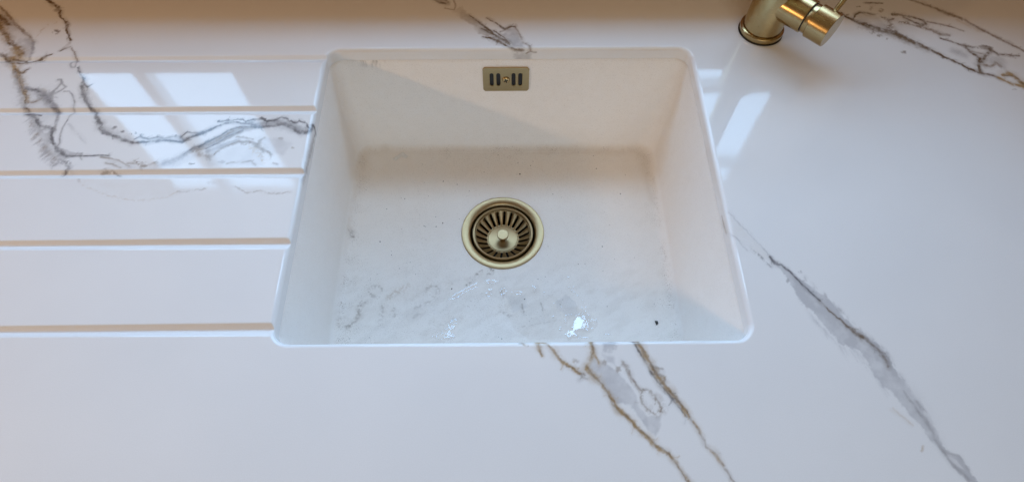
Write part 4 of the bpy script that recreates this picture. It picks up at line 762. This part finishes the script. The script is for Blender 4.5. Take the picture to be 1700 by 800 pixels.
def groove_depth(x, y):
    z = np.zeros_like(x)
    run = np.clip((x+.75)/.525, 0, 1.1)
    for gy, k in GROOVES:
        hw = .0046+.0022*run
        dp = .66*hw*k
        t = np.where(y > gy+.0012, (y-gy-.0012)/(hw*.78), (gy+.0012-y)/(hw*1.1))   # rear flank steeper
        v = 1.06-np.sqrt(t*t+.012)    # two sloping flanks, rounded bottom, eased lips
        g = np.where(v > 0, v*v/(v+.05), 0)
        z = np.maximum(z, dp*g)
    return np.where(x < 0, z, 0)

groove_rows = []
for gy, _ in GROOVES:
    j0 = math.floor((gy-.0078+OY)/CELL); j1 = math.ceil((gy+.0078+OY)/CELL)
    groove_rows.append((j0, j1))

I, J = np.meshgrid(np.arange(NX0, NX1), np.arange(NY0, NY1), indexing='ij')
keep = ~((I >= 0) & (I < 60) & (J >= 0) & (J < 51))
for j0, j1 in groove_rows:
    keep &= ~((I < 0) & (J >= j0) & (J < j1))
# which cells carry a vein
near = np.zeros(I.shape, bool)
cx, cy = ((I+.5)*CELL-OX)*1e3, ((J+.5)*CELL-OY)*1e3
for c_, op, soft, rough, gap, pts in FILLS:
    d, _ = dist_poly(cx, cy, pts, True)
    near |= (d < soft*1.5+7+rough) | inside(cx, cy, pts)
for c_, op, soft, rough, gap, pts in all_strokes:
    d, t = dist_poly(cx, cy, pts)
    near |= d < max(p[2] for p in pts)*1.5+7.5+2*rough
fi, fj = I[keep & near], J[keep & near]
ci, cj = I[keep & ~near], J[keep & ~near]
gi, gj = np.meshgrid(np.arange(FINE), np.arange(FINE), indexing='ij')
qi = np.concatenate([(fi[:, None]*FINE+gi.ravel()[None]).ravel(), ci*FINE]); qj = np.concatenate([(fj[:, None]*FINE+gj.ravel()[None]).ravel(), cj*FINE])
qs = np.concatenate([np.ones(len(fi)*FINE*FINE, np.int64), np.full(len(ci), FINE, np.int64)])
corner = np.stack([np.stack([qi, qi+qs, qi+qs, qi], 1), np.stack([qj, qj, qj+qs, qj+qs], 1)], -1).reshape(-1, 2)
key = (corner[:, 0]+100000)*1000000+corner[:, 1]+100000
uk, inv = np.unique(key, return_inverse=True)
ux = (uk//1000000-100000)*H-OX; uy = (uk % 1000000-100000)*H-OY
tint, _ = paint(ux*1e3, uy*1e3, WHITE, FILLS, all_strokes)
worktop = empty('worktop', (0, 0, 0))
tag(worktop, 'polished white worktop with grey and brown marble veins around the sink', 'worktop')
me = np_mesh('slab', np.stack([ux, uy, 0*ux], 1), inv.reshape(-1, 4), tint)
link('slab', me, MAT_STONE, worktop)
# slab front edge below the surface
yf = NY0*CELL-OY
box_obj('front_edge', NX0*CELL-OX, NX1*CELL-OX, yf-.004, yf-.0002, -.02, -.001, plain('edge_stone', (.83,.83,.83), .15), worktop)

# drainer grooves: five cut channels, deeper towards the sink
for (gy, k), (j0, j1) in zip(GROOVES, groove_rows):
    xs = np.arange(NX0*FINE, 1)*H-OX
    ys = np.arange(j0*FINE, j1*FINE+1)*H-OY
    xs = xs[::2] if len(xs) % 2 else xs
    X, Y = np.meshgrid(xs, ys, indexing='ij')
    x, y = X.ravel(), Y.ravel()
    z = -groove_depth(x, y)
    t_, _ = paint(x*1e3, y*1e3, WHITE, FILLS, all_strokes)
    me = np_mesh('drainer_groove', np.stack([x, y, z], 1), grid_quads(len(xs), len(ys)), t_)
    link('drainer_groove', me, MAT_STONE, worktop)

# cut-out rim: flat margin, eased edge and the cut face
def rrect(hx, hy, r, n, cx=0, cy=0):
    """n points, equal steps, counter-clockwise from the middle of the right side"""
    sx, sy = hx-r, hy-r
    segs = [('l', (hx, 0), (hx, sy)), ('a', (sx, sy), 0), ('l', (sx, hy), (-sx, hy)), ('a', (-sx, sy), 1),
            ('l', (-hx, sy), (-hx, -sy)), ('a', (-sx, -sy), 2), ('l', (-sx, -hy), (sx, -hy)), ('a', (sx, -sy), 3), ('l', (hx, -sy), (hx, 0))]
    lens = [math.dist(s[1], s[2]) if s[0] == 'l' else math.pi/2*r for s in segs]
    cum = np.concatenate([[0], np.cumsum(lens)])
    t = np.arange(n)/n*cum[-1]
    P = np.zeros((n, 2))
    for k, s in enumerate(segs):
        m = (t >= cum[k]) & (t < cum[k+1]+1e-12)
        u = (t[m]-cum[k])/max(lens[k], 1e-9)
        if s[0] == 'l':
            P[m] = np.array(s[1])+(np.array(s[2])-np.array(s[1]))*u[:, None]
        else:
            a = math.pi/2*(s[2]+u)
            P[m] = np.array(s[1])+r*np.stack([np.cos(a), np.sin(a)], 1)
    return P+np.array([cx, cy])

RC, FR_ = .0165, .0046          # corner radius of the cut-out, eased edge radius
N = 1656
inner = rrect(W2, D2, RC, N)
nrm = rrect(W2+.001, D2+.001, RC+.001, N)
# outward normals by corner-aware difference
tan = np.roll(inner, -1, 0)-np.roll(inner, 1, 0)
nr = np.stack([tan[:, 1], -tan[:, 0]], 1); nr /= np.linalg.norm(nr, axis=1)[:, None]
fil = inner+nr*FR_
# rim outer rectangle: push outwards from the centre side-wise
outer = fil.copy()
corner_pt = (np.abs(inner[:, 0]) > W2-RC) & (np.abs(inner[:, 1]) > D2-RC)
kx = (OX-np.abs(fil[:, 0])); ky = (OY-np.abs(fil[:, 1]))
for i_ in range(N):
    d_ = nr[i_]
    t1 = kx[i_]/abs(d_[0]) if abs(d_[0]) > 1e-6 else 1e9
    t2 = ky[i_]/abs(d_[1]) if abs(d_[1]) > 1e-6 else 1e9
    outer[i_] = fil[i_]+d_*min(t1, t2)
# snap the ray that is nearest to each outer corner onto it
for sx in (-1, 1):
    for sy in (-1, 1):
        k_ = np.argmin(np.hypot(outer[:, 0]-sx*OX, outer[:, 1]-sy*OY)); outer[k_] = (sx*OX, sy*OY)
rows = []; samp = []
for t in np.linspace(0, 1, 9):
    p = outer*(1-t)+fil*t
    rows.append(np.c_[p, np.zeros(N)]); samp.append(p)
for a in np.linspace(0, math.pi/2, 9)[1:]:
    p = fil-nr*FR_*math.sin(a)
    rows.append(np.c_[p, np.full(N, -FR_*(1-math.cos(a)))]); samp.append(fil-nr*FR_*a)
for t in np.linspace(0, 1, 15)[1:]:
    dz = FR_+(TH-FR_)*t
    rows.append(np.c_[inner, np.full(N, -dz)]); samp.append(fil-nr*(FR_*math.pi/2+(TH-FR_)*t))
R_ = np.array(rows); Sm = np.array(samp)          # (rows, N, .)
gd = groove_depth(np.minimum(R_[..., 0], -.2249), R_[..., 1])
gd[R_[..., 0] > -.1] = 0
R_[..., 2] = np.minimum(R_[..., 2], -gd)
x, y = Sm[..., 0].ravel()*1e3, Sm[..., 1].ravel()*1e3
t_, _ = paint(x, y, WHITE, FILLS, all_strokes)
nr_rows = R_.shape[0]
Vr = R_.transpose(1, 0, 2).reshape(-1, 3); Tr = t_.reshape(nr_rows, N, 3).transpose(1, 0, 2).reshape(-1, 3)
me = np_mesh('cutout_edge', Vr, grid_quads(N, nr_rows, wrap_u=True), Tr)
link('cutout_edge', me, MAT_STONE, worktop)

# ------------------------------------------------------------------ sink
FZ = -.1686
SINK_WHITE_ = np.array((.91,.895,.87))
sink = empty('sink', (0, 0, FZ))
tag(sink, 'white rectangular undermount sink bowl with wet, grimy floor', 'sink')
def zrel(V):
    V = np.array(V, float); V[:, 2] -= FZ; return V
N = 1200
DX, DY = -.0102, .0251
rows = []
def ringrow(hx, hy, r, z, cx=0, cy=0):
    rows.append(np.c_[rrect(hx, hy, r, N, cx, cy), np.full(N, z)])
ringrow(W2+.03, D2+.03, .03, -TH-.0004)
ringrow(W2+.004, D2+.004, .019, -TH-.0004)
ringrow(W2+.0022, D2+.0022, .018, -TH-.0008)
ringrow(W2+.001, D2+.001, .018, -TH-.003)
BX, BY, CXB, CYB = .2165, .176, -.0055, -.0035      # where wall meets floor (before the fillet)
RF = .013
z1, z2 = -TH-.003, FZ+RF
for t in np.linspace(0, 1, 26)[1:]:
    k = t
    ringrow((W2+.001)*(1-k)+(BX)*k, (D2+.001)*(1-k)+(BY)*k, .018+.006*k, z1+(z2-z1)*t, CXB*k, CYB*k)
for a in np.linspace(0, math.pi/2, 9)[1:]:
    ringrow(BX-RF*(1-math.cos(a)), BY-RF*(1-math.cos(a)), .024-.009*(1-math.cos(a)), z2-RF*math.sin(a), CXB, CYB)
edge = rows[-1][:, :2]
ang = np.unwrap(np.arctan2(edge[:, 1]-DY, edge[:, 0]-DX))
circ = np.stack([DX+.0545*np.cos(ang), DY+.0545*np.sin(ang)], 1)
for t in np.linspace(0, 1, 190)[1:]:
    p = edge*(1-t)+circ*t
    rd = np.hypot(p[:, 0]-DX, p[:, 1]-DY)
    rows.append(np.c_[p, FZ-.0012*np.exp(-(rd/.11)**2)+.0004*0])
R_ = np.array(rows)
nr_rows = R_.shape[0]
Vr = R_.transpose(1, 0, 2).reshape(-1, 3)
Tr = np.empty((len(Vr), 3)); Tr[:] = SINK_WHITE_
fl = Vr[:, 2] < FZ+.006
ft, _ = paint(Vr[fl, 0]*1e3, Vr[fl, 1]*1e3, SINK_WHITE_, STAIN_FILLS, STAIN_STROKES, 900)
# fine dust dots thicker along the floor's edge and in the front half
X, Y = Vr[fl, 0]*1e3, Vr[fl, 1]*1e3
ed = np.minimum(BX*1e3-np.abs(X-CXB*1e3), BY*1e3-np.abs(Y-CYB*1e3))
dens = np.clip(np.exp(-ed/26.)*.75+.22*sstep(40, -120, Y)*sstep(120, -160, X)+.10, 0, 1)
dust = sstep(.15, .8, fbm(X, Y, 16, 91, 3)*.5+.5)*dens*sstep(FZ+.006, FZ+.001, Vr[fl, 2])
film = sstep(.35, .8, fbm(X*.55+Y*.5, Y*1.6-X*.9, 13, 55, 4)*.5+.5)*sstep(20, -70, Y)
residue = np.array([.98, .955, .925])          # thin tan residue left on the floor
resk = (sstep(FZ+.006, FZ+.0005, Vr[fl, 2])*(.85+.3*fbm(X, Y, 60, 140, 3)))[:, None]
ft = ft*(1-(1-residue)*np.clip(resk, 0, 1.2))
ft = ft*(1-.075*film[:, None]*np.array([.8, .9, 1.]))
Tr[fl] = np.clip(ft, .02, 1)
# grey scuff high on the rear wall near the left corner
sc_ = (Vr[:, 1] > .17) & (Vr[:, 2] > -.05)
Xs, Zs = Vr[sc_, 0]*1e3, Vr[sc_, 2]*1e3
m_ = np.exp(-((Xs+176)/14)**2-((Zs+21)/5)**2)*sstep(.45, .7, fbm(Xs, Zs, 2.5, 31, 3)*.5+.5)
Tr[sc_] *= (1-.5*m_[:, None])
me = np_mesh('bowl', zrel(Vr), grid_quads(N, nr_rows, wrap_u=True), Tr)
da = me.attributes.new('dust', 'FLOAT', 'POINT')
full = np.zeros(len(Vr), np.float32); full[fl] = dust
da.data.foreach_set('value', full)
link('bowl', me, MAT_SINK, sink)

# drain flange and waste cup
dr = Matrix.Translation((DX, DY, -.0008))
lathe_obj('drain_flange', [(.0545, -.003), (.0560, -.0004), (.0560, .0008), (.0554, .0015), (.0540, .0018), (.0500, .0013), (.0468, .0006), (.0450, -.0006), (.0440, -.0030), (.0435, -.008), (.0432, -.03)], MAT_BRASS, sink, 128, dr)
lathe_obj('waste_cup', [(.0434, -.024), (.0425, -.05), (.038, -.062), (.0001, -.064)], MAT_DARK, sink, 64, dr)

# overflow plate on the rear wall
def curve_plate(name, outline, holes, depth, bev, mat, parent, M):
    cu = bpy.data.curves.new(name, 'CURVE')
    cu.dimensions = '2D'; cu.fill_mode = 'BOTH'; cu.extrude = depth/2-bev; cu.bevel_depth = bev; cu.bevel_resolution = 2
    for pts in [outline]+holes:
        sp = cu.splines.new('POLY'); sp.points.add(len(pts)-1); sp.use_cyclic_u = True
        for q, p in zip(sp.points, pts): q.co = (p[0], p[1], 0, 1)
    tmp = bpy.data.objects.new(name, cu); col.objects.link(tmp)
    dg = bpy.context.evaluated_depsgraph_get()
    me = bpy.data.meshes.new_from_object(tmp.evaluated_get(dg))
    bpy.data.objects.remove(tmp); bpy.data.curves.remove(cu)
    me.transform(M)
    me.materials.clear()
    return link(name, me, mat, parent)
def wall_y(z):                   # rear wall of the bowl at depth z
    t = (z1-z)/(z1-z2)
    return (D2+.001)*(1-t)+(BY+CYB)*t
PX, PZ = -.0041, -.0475
tilt = math.atan2(wall_y(-.03)-wall_y(-.07), .04)
MP = Matrix.Translation((PX, wall_y(PZ)-.0012, PZ-FZ)) @ Matrix.Rotation(math.radians(90)-tilt*-1*-1, 4, 'X')
outl = [tuple(p) for p in rrect(.0298, .0182, .0016, 48)]
def slot(x):
    return [tuple(p+np.array([x, 0])) for p in rrect(.0030, .0106, .00299, 28)][::-1]
SLX = [-.0187, -.0099, .0099, .0187]
plate = curve_plate('overflow_plate', outl, [slot(x) for x in SLX], .0020, .0004, MAT_PLATE, sink, MP)
for x in SLX:
    V = []
    P = rrect(.0029, .0105, .00289, 28)
    for z, k in ((-.0012, 1.), (-.0013, 1.)):
        V += [MP @ Vector((p[0]+x, p[1], z)) for p in P]
    # flat black face behind the slot stands in for the recess shade
    bm = bmesh.new()
    f0 = [bm.verts.new(MP @ Vector((p[0]*1.15+x, p[1]*1.05, -.00105))) for p in P]
    bm.faces.new(f0)
    me = bpy.data.meshes.new('overflow_slot_shade'); bm.to_mesh(me); bm.free()
    link('overflow_slot_shade', me, MAT_BLACK, plate)
scr = lathe_obj('screw', [(.0050, .0002), (.0049, .0016), (.0040, .0028), (.0024, .0034), (.0001, .0036)], MAT_TAP, plate, 32, MP)
for rz in (20, 110):
    me = bpy.data.meshes.new('screw_slot')
    bm = bmesh.new(); bmesh.ops.create_cube(bm, size=1)
    for v in bm.verts: v.co = (v.co.x*.0054, v.co.y*.0012, v.co.z*.0011+.0034)
    bm.to_mesh(me); bm.free()
    me.transform(MP @ Matrix.Rotation(math.radians(rz), 4, 'Z'))
    link('screw_slot', me, MAT_BLACK, plate)

# ------------------------------------------------------------------ strainer basket (lifts out of the drain)
basket = empty('strainer_basket', (DX, DY, FZ-.0008))
tag(basket, 'brushed gold strainer basket with radial slots sitting in the drain', 'strainer')
NS = 22
prof = [(.0372, -.0042, 0)]
S0, S1 = .0212, .0368
def cone_z(r):
    u = (r-.020)/(.0378-.020)
    return -.0185+.0142*(u**1.35)
rads = [.0374]+list(np.linspace(S1, S0, 15))+[.0212, .0200]
V = []; Q = []
nr_ = len(rads)
for s_ in range(NS):
    for c_ in range(4):
        for r in rads:
            if S0-1e-6 <= r <= S1+1e-6:
                e = min((r-S0), (S1-r))
                wmm = .00155*math.sqrt(max(0, 1-max(0, 1-e/.0013)**2))
                wa = max(wmm/r, 1e-5)
            else:
                wa = .0012/r*.02
            a0 = 2*math.pi*(s_+.25)/NS
            a = a0+[-math.pi/NS, -wa, wa, math.pi/NS][c_]
            V.append((r*math.cos(a), r*math.sin(a), cone_z(r)))
    base = s_*4*nr_
    for c_ in range(3):
        for k in range(nr_-1):
            if c_ == 1 and 1 <= k < 15: continue
            Q.append((base+c_*nr_+k, base+c_*nr_+k+1, base+(c_+1)*nr_+k+1, base+(c_+1)*nr_+k))
me = np_mesh('slotted_dish', V, Q)
dish = link('slotted_dish', me, MAT_BRASS, basket)
sol = dish.modifiers.new('thickness', 'SOLIDIFY'); sol.thickness = .0011; sol.offset = -1
bmx = bmesh.new(); bmx.from_mesh(me); bmesh.ops.remove_doubles(bmx, verts=bmx.verts, dist=1e-5); bmesh.ops.recalc_face_normals(bmx, faces=bmx.faces)
if sum(f_.normal.z for f_ in bmx.faces) < 0: bmesh.ops.reverse_faces(bmx, faces=bmx.faces)
bmx.to_mesh(me); bmx.free()
lathe_obj('basket_rim', [(.0372, -.0056), (.0374, -.0034), (.0384, -.0018), (.0396, -.0014), (.0408, -.0018), (.0415, -.0032), (.0415, -.009), (.0400, -.009)], MAT_BRASS, basket, 96)
lathe_obj('centre_plate', [(.0203, -.0188), (.0198, -.0182), (.0180, -.0186), (.010, -.0196), (.004, -.0198), (.0001, -.0198)], MAT_BRASS, basket, 64)
lathe_obj('pull_knob', [(.0042, -.0198), (.0040, -.0120), (.0050, -.0104), (.0072, -.0096), (.0078, -.0088), (.0078, -.0066), (.0072, -.0060), (.0040, -.0059), (.0001, -.0060)], MAT_BRASS, basket, 48)

# ------------------------------------------------------------------ mixer tap
tap = empty('mixer_tap', (.3196, .2191, 0))
tag(tap, 'brushed gold mixer tap with side lever standing behind the sink', 'tap')
lathe_obj('gasket', [(.0001, .0002), (.0272, .0002), (.0278, .0008), (.0272, .0016)], MAT_BLACK, tap, 72)
lathe_obj('base_ring', [(.0262, .0012), (.0270, .0024), (.0270, .0078), (.0262, .0088), (.0250, .0092), (.0246, .0084), (.0236, .0084)], MAT_TAP, tap, 96)
lathe_obj('body', [(.0238, .0080), (.0238, .095), (.0228, .0965), (.0200, .0970), (.0001, .0970)], MAT_TAP, tap, 96)
TH_ARM = math.radians(47)
arm = Vector((math.cos(TH_ARM), -math.sin(TH_ARM), 0))
side = Vector((math.sin(TH_ARM), math.cos(TH_ARM), 0))
up = Vector((0, 0, 1))
MA = Matrix.Translation((0, 0, .0495)) @ Matrix((side, up, arm)).transposed().to_4x4()
lathe_obj('side_arm', [(.0001, .0), (.0192, .0), (.0192, .0455), (.0186, .0462), (.0168, .0462)], MAT_TAP, tap, 96, MA)
lathe_obj('gap_ring', [(.0172, .0455), (.0172, .0478)], MAT_BLACK, tap, 64, MA)
lathe_obj('arm_neck', [(.0150, .0474), (.0174, .0475), (.0176, .0478), (.0176, .0545)], MAT_TAP, tap, 64, MA)
cap = lathe_obj('handle_cap', [(.0170, .0532), (.0192, .0532), (.0198, .0538), (.0198, .0768), (.0194, .0773), (.0001, .0773)], MAT_TAP, tap, 96, MA)
lv = (up*math.cos(math.radians(50))+side*math.sin(math.radians(50))).normalized()
l0 = Vector((0, 0, .0495))+arm*.0655+lv*.017
tube_obj('lever', [l0, l0+lv*.03, l0+lv*.105, l0+lv*.107], [.0030, .0030, .0030, .0022], MAT_TAP, cap, 24)
sp = []
d_ = Vector((-.86, -.51, 0))
sp.append(Vector((0, 0, .095))); sp.append(Vector((0, 0, .20))); sp.append(Vector((0, 0, .30)))
for k in range(1, 17):
    a = math.pi*k/16
    sp.append(Vector((0, 0, .30))+d_*.10*(1-math.cos(a))+up*.10*math.sin(a))
sp.append(sp[-1]-up*.05)
tube_obj('spout', sp, .0150, MAT_TAP, tap, 40)
lathe_obj('aerator', [(.0160, 0), (.0160, .016), (.0150, .017)], MAT_TAP, tap, 40, Matrix.Translation(sp[-1]))

# ------------------------------------------------------------------ water on the sink floor
def film_mesh(name, field, x0, x1, y0, y1, thick, step=.00055):
    xs = np.arange(x0, x1, step*1e3); ys = np.arange(y0, y1, step*1e3)
    X, Y = np.meshgrid(xs, ys, indexing='ij')
    F = field(X, Y)                     # mm inside (positive)
    v = F > 0
    ok = v[:-1, :-1] & v[1:, :-1] & v[1:, 1:] & v[:-1, 1:]
    i, j = np.nonzero(ok)
    ny = len(ys)
    q = np.stack([i*ny+j, (i+1)*ny+j, (i+1)*ny+j+1, i*ny+j+1], 1)
    if not len(q): return None
    used, inv = np.unique(q, return_inverse=True)
    Z = thick*(1-np.exp(-np.clip(F, 0, 30)/.9))
    V = np.stack([X.ravel()[used]/1e3, Y.ravel()[used]/1e3, Z.ravel()[used]+.0002], 1)
    return V, inv.reshape(-1, 4)
def puddle(poly, ragged, thick, label, group=None, size=7, seed=3, holes=0.):
    xs = [p[0] for p in poly]; ys = [p[1] for p in poly]
    def fld(X, Y):
        s = X.shape; x, y = X.ravel(), Y.ravel()
        d, _ = dist_poly(x, y, poly, True)
        d = np.where(inside(x, y, poly), d, -d)
        F = d+ragged*fbm(x, y, size, seed, 4)
        if holes: F = np.minimum(F, (holes-np.abs(fbm(x, y, 4.5, seed+20, 3)))*9)
        return F.reshape(s)
    r = film_mesh('water_puddle', fld, min(xs)-6, max(xs)+6, min(ys)-6, max(ys)+6, thick)
    V, q = r
    c0 = np.array([V[:, 0].mean(), V[:, 1].mean(), 0])
    me = np_mesh('water_puddle', V-c0, q)
    o = link('water_puddle', me, MAT_WATER); o.location = (c0[0], c0[1], FZ-.0003)
    tag(o, label, 'water', group)
    return o
puddle(PUDDLE_MAIN, 3.2, .0004, 'brightest shiny water puddle at the front of the sink floor, right of the drain', size=7, holes=.85)
puddle(PUDDLE_LEFT, 2.0, .0004, 'broken foamy water patch at the front edge left of the drain', size=7, seed=9, holes=.45)
puddle(PUDDLE_STREAK, 1.5, .0003, 'long thin wet streak running diagonally from below the drain', size=8, seed=14)
rimw = [p for p in PUDDLE_RIM]
def fld_rim(X, Y):
    s = X.shape; x, y = X.ravel(), Y.ravel()
    d, _ = dist_poly(x+.8*fbm(x, y, 5, 60, 3), y+.8*fbm(x, y, 5, 61, 3), rimw)
    return (1.0+.7*fbm(x, y, 4, 63, 2)-d).reshape(s)
xs = [p[0] for p in rimw]; ys = [p[1] for p in rimw]
V, q = film_mesh('water_trail', fld_rim, min(xs)-4, max(xs)+4, min(ys)-4, max(ys)+4, .0008)
c0 = np.array([V[:, 0].mean(), V[:, 1].mean(), 0])
o = link('water_trail', np_mesh('water_trail', V-c0, q), MAT_WATER); o.location = (c0[0], c0[1], FZ-.0003)
tag(o, 'thin shiny water trail along the right side of the bright puddle', 'water')
DROP_LABELS = [
    'wide flat water blot nearest below the drain',
    'tall oval water drop below the wide blot, at the left end of the drop row',
    'upright water drop second from the left in the row below the drain',
    'large sideways water drop at the upper left corner of the brownish wet stain',
    'narrow upright water drop at the upper right corner of the brownish wet stain',
    'tiny water bead just right of the stain\'s upper right corner',
    'round water bead at the left tip of the pale ring of dried film',
    'small water bead inside the pale ring of dried film',
    'small water bead on the lower right border of the brownish stain',
    'long upright water drop left of the brightest puddle',
    'slim slanting water drop above the brightest puddle\'s left edge',
    'small upright water drop at the lower left of the brightest puddle',
    'short flat water line at the far right of the brightest puddle by the front edge',
    'long flat water line below the brightest puddle by the front edge',
    'uppermost single water bead right of the drain\'s lower edge',
    'left bead of the pair at the top end of the water trail',
    'right bead of the pair at the top end of the water trail']
for k, (x, y, rx, ry) in enumerate(DROPS):
    def fld_d(X, Y, x=x, y=y, rx=max(rx, .9), ry=max(ry, .9), k=k):
        s = X.shape; a, b_ = X.ravel(), Y.ravel()
        e = 1-np.hypot((a-x)/rx, (b_-y)/ry)
        return ((e+.55*fbm(a, b_, 4, 200+k*5, 3))*min(rx, ry)).reshape(s)
    r = film_mesh('water_droplet', fld_d, x-rx*1.8-1, x+rx*1.8+1, y-ry*1.8-1, y+ry*1.8+1, .0004, .0004)
    if r is None: continue
    V, q = r
    c0 = np.array([x/1e3, y/1e3, 0])
    o = link('water_droplet', np_mesh('water_droplet', V-c0, q), MAT_WATER); o.location = (c0[0], c0[1], FZ-.0003)
    tag(o, DROP_LABELS[k], 'water drop', 'water drops on the sink floor')

# ------------------------------------------------------------------ crumbs and grit
def flake(name, poly, thick, mat, z0=FZ):
    cx_ = sum(p[0] for p in poly)/len(poly)/1e3; cy_ = sum(p[1] for p in poly)/len(poly)/1e3
    bm = bmesh.new()
    lo = [bm.verts.new((p[0]/1e3-cx_, p[1]/1e3-cy_, 0)) for p in poly]
    hi = [bm.verts.new(((p[0]/1e3-cx_)*.8, (p[1]/1e3-cy_)*.8, thick*(1+.3*math.sin(i*2.1)))) for i, p in enumerate(poly)]
    n = len(poly)
    bm.faces.new(hi); bm.faces.new(lo[::-1])
    for i in range(n): bm.faces.new((lo[i], lo[(i+1) % n], hi[(i+1) % n], hi[i]))
    bmesh.ops.recalc_face_normals(bm, faces=bm.faces)
    me = bpy.data.meshes.new(name); bm.to_mesh(me); bm.free()
    o = link(name, me, mat); o.location = (cx_, cy_, z0-.0002)
    return o
tag(flake('crumb', CRUMB, .0016, MAT_CRUMB), 'small black triangular crumb near the front right corner of the sink floor', 'crumb')
MAT_SCRAP = plain('pale_plastic_scrap', (.88, .87, .84), .2)
tag(flake('plastic_scrap', SCRAP, .0008, MAT_SCRAP), 'pale bent scrap of clear film near the rear left corner of the sink', 'scrap')
bm = bmesh.new()
rnd = random.Random(11)
spots = [(x, y, r) for x, y, r in GRIT]
for k in range(150):
    x, y = rnd.uniform(-205, 195), rnd.uniform(-165, 155)
    if math.hypot(x-DX*1e3, y-DY*1e3) < 60: continue
    if rnd.random() < .45 and y > -20: continue
    spots.append((x, y, rnd.choice([.3, .35, .4, .5, .6])))
for x, y, r in spots:
    r_ = r/1e3*.8
    mtx = Matrix.Translation((x/1e3, y/1e3, r_*.3)) @ Matrix.Rotation(rnd.uniform(0, 3), 4, 'Z') @ Matrix.Diagonal((r_*rnd.uniform(.8, 1.5), r_*rnd.uniform(.6, 1.1), r_*.7, 1))
    bmesh.ops.create_icosphere(bm, subdivisions=1, radius=1, matrix=mtx)
me = bpy.data.meshes.new('grit'); bm.to_mesh(me); bm.free()
o = link('grit', me, MAT_GRIT); o.location = (0, 0, FZ-.0004)
tag(o, 'tiny dark grit specks scattered over the sink floor', 'grit', kind='stuff')
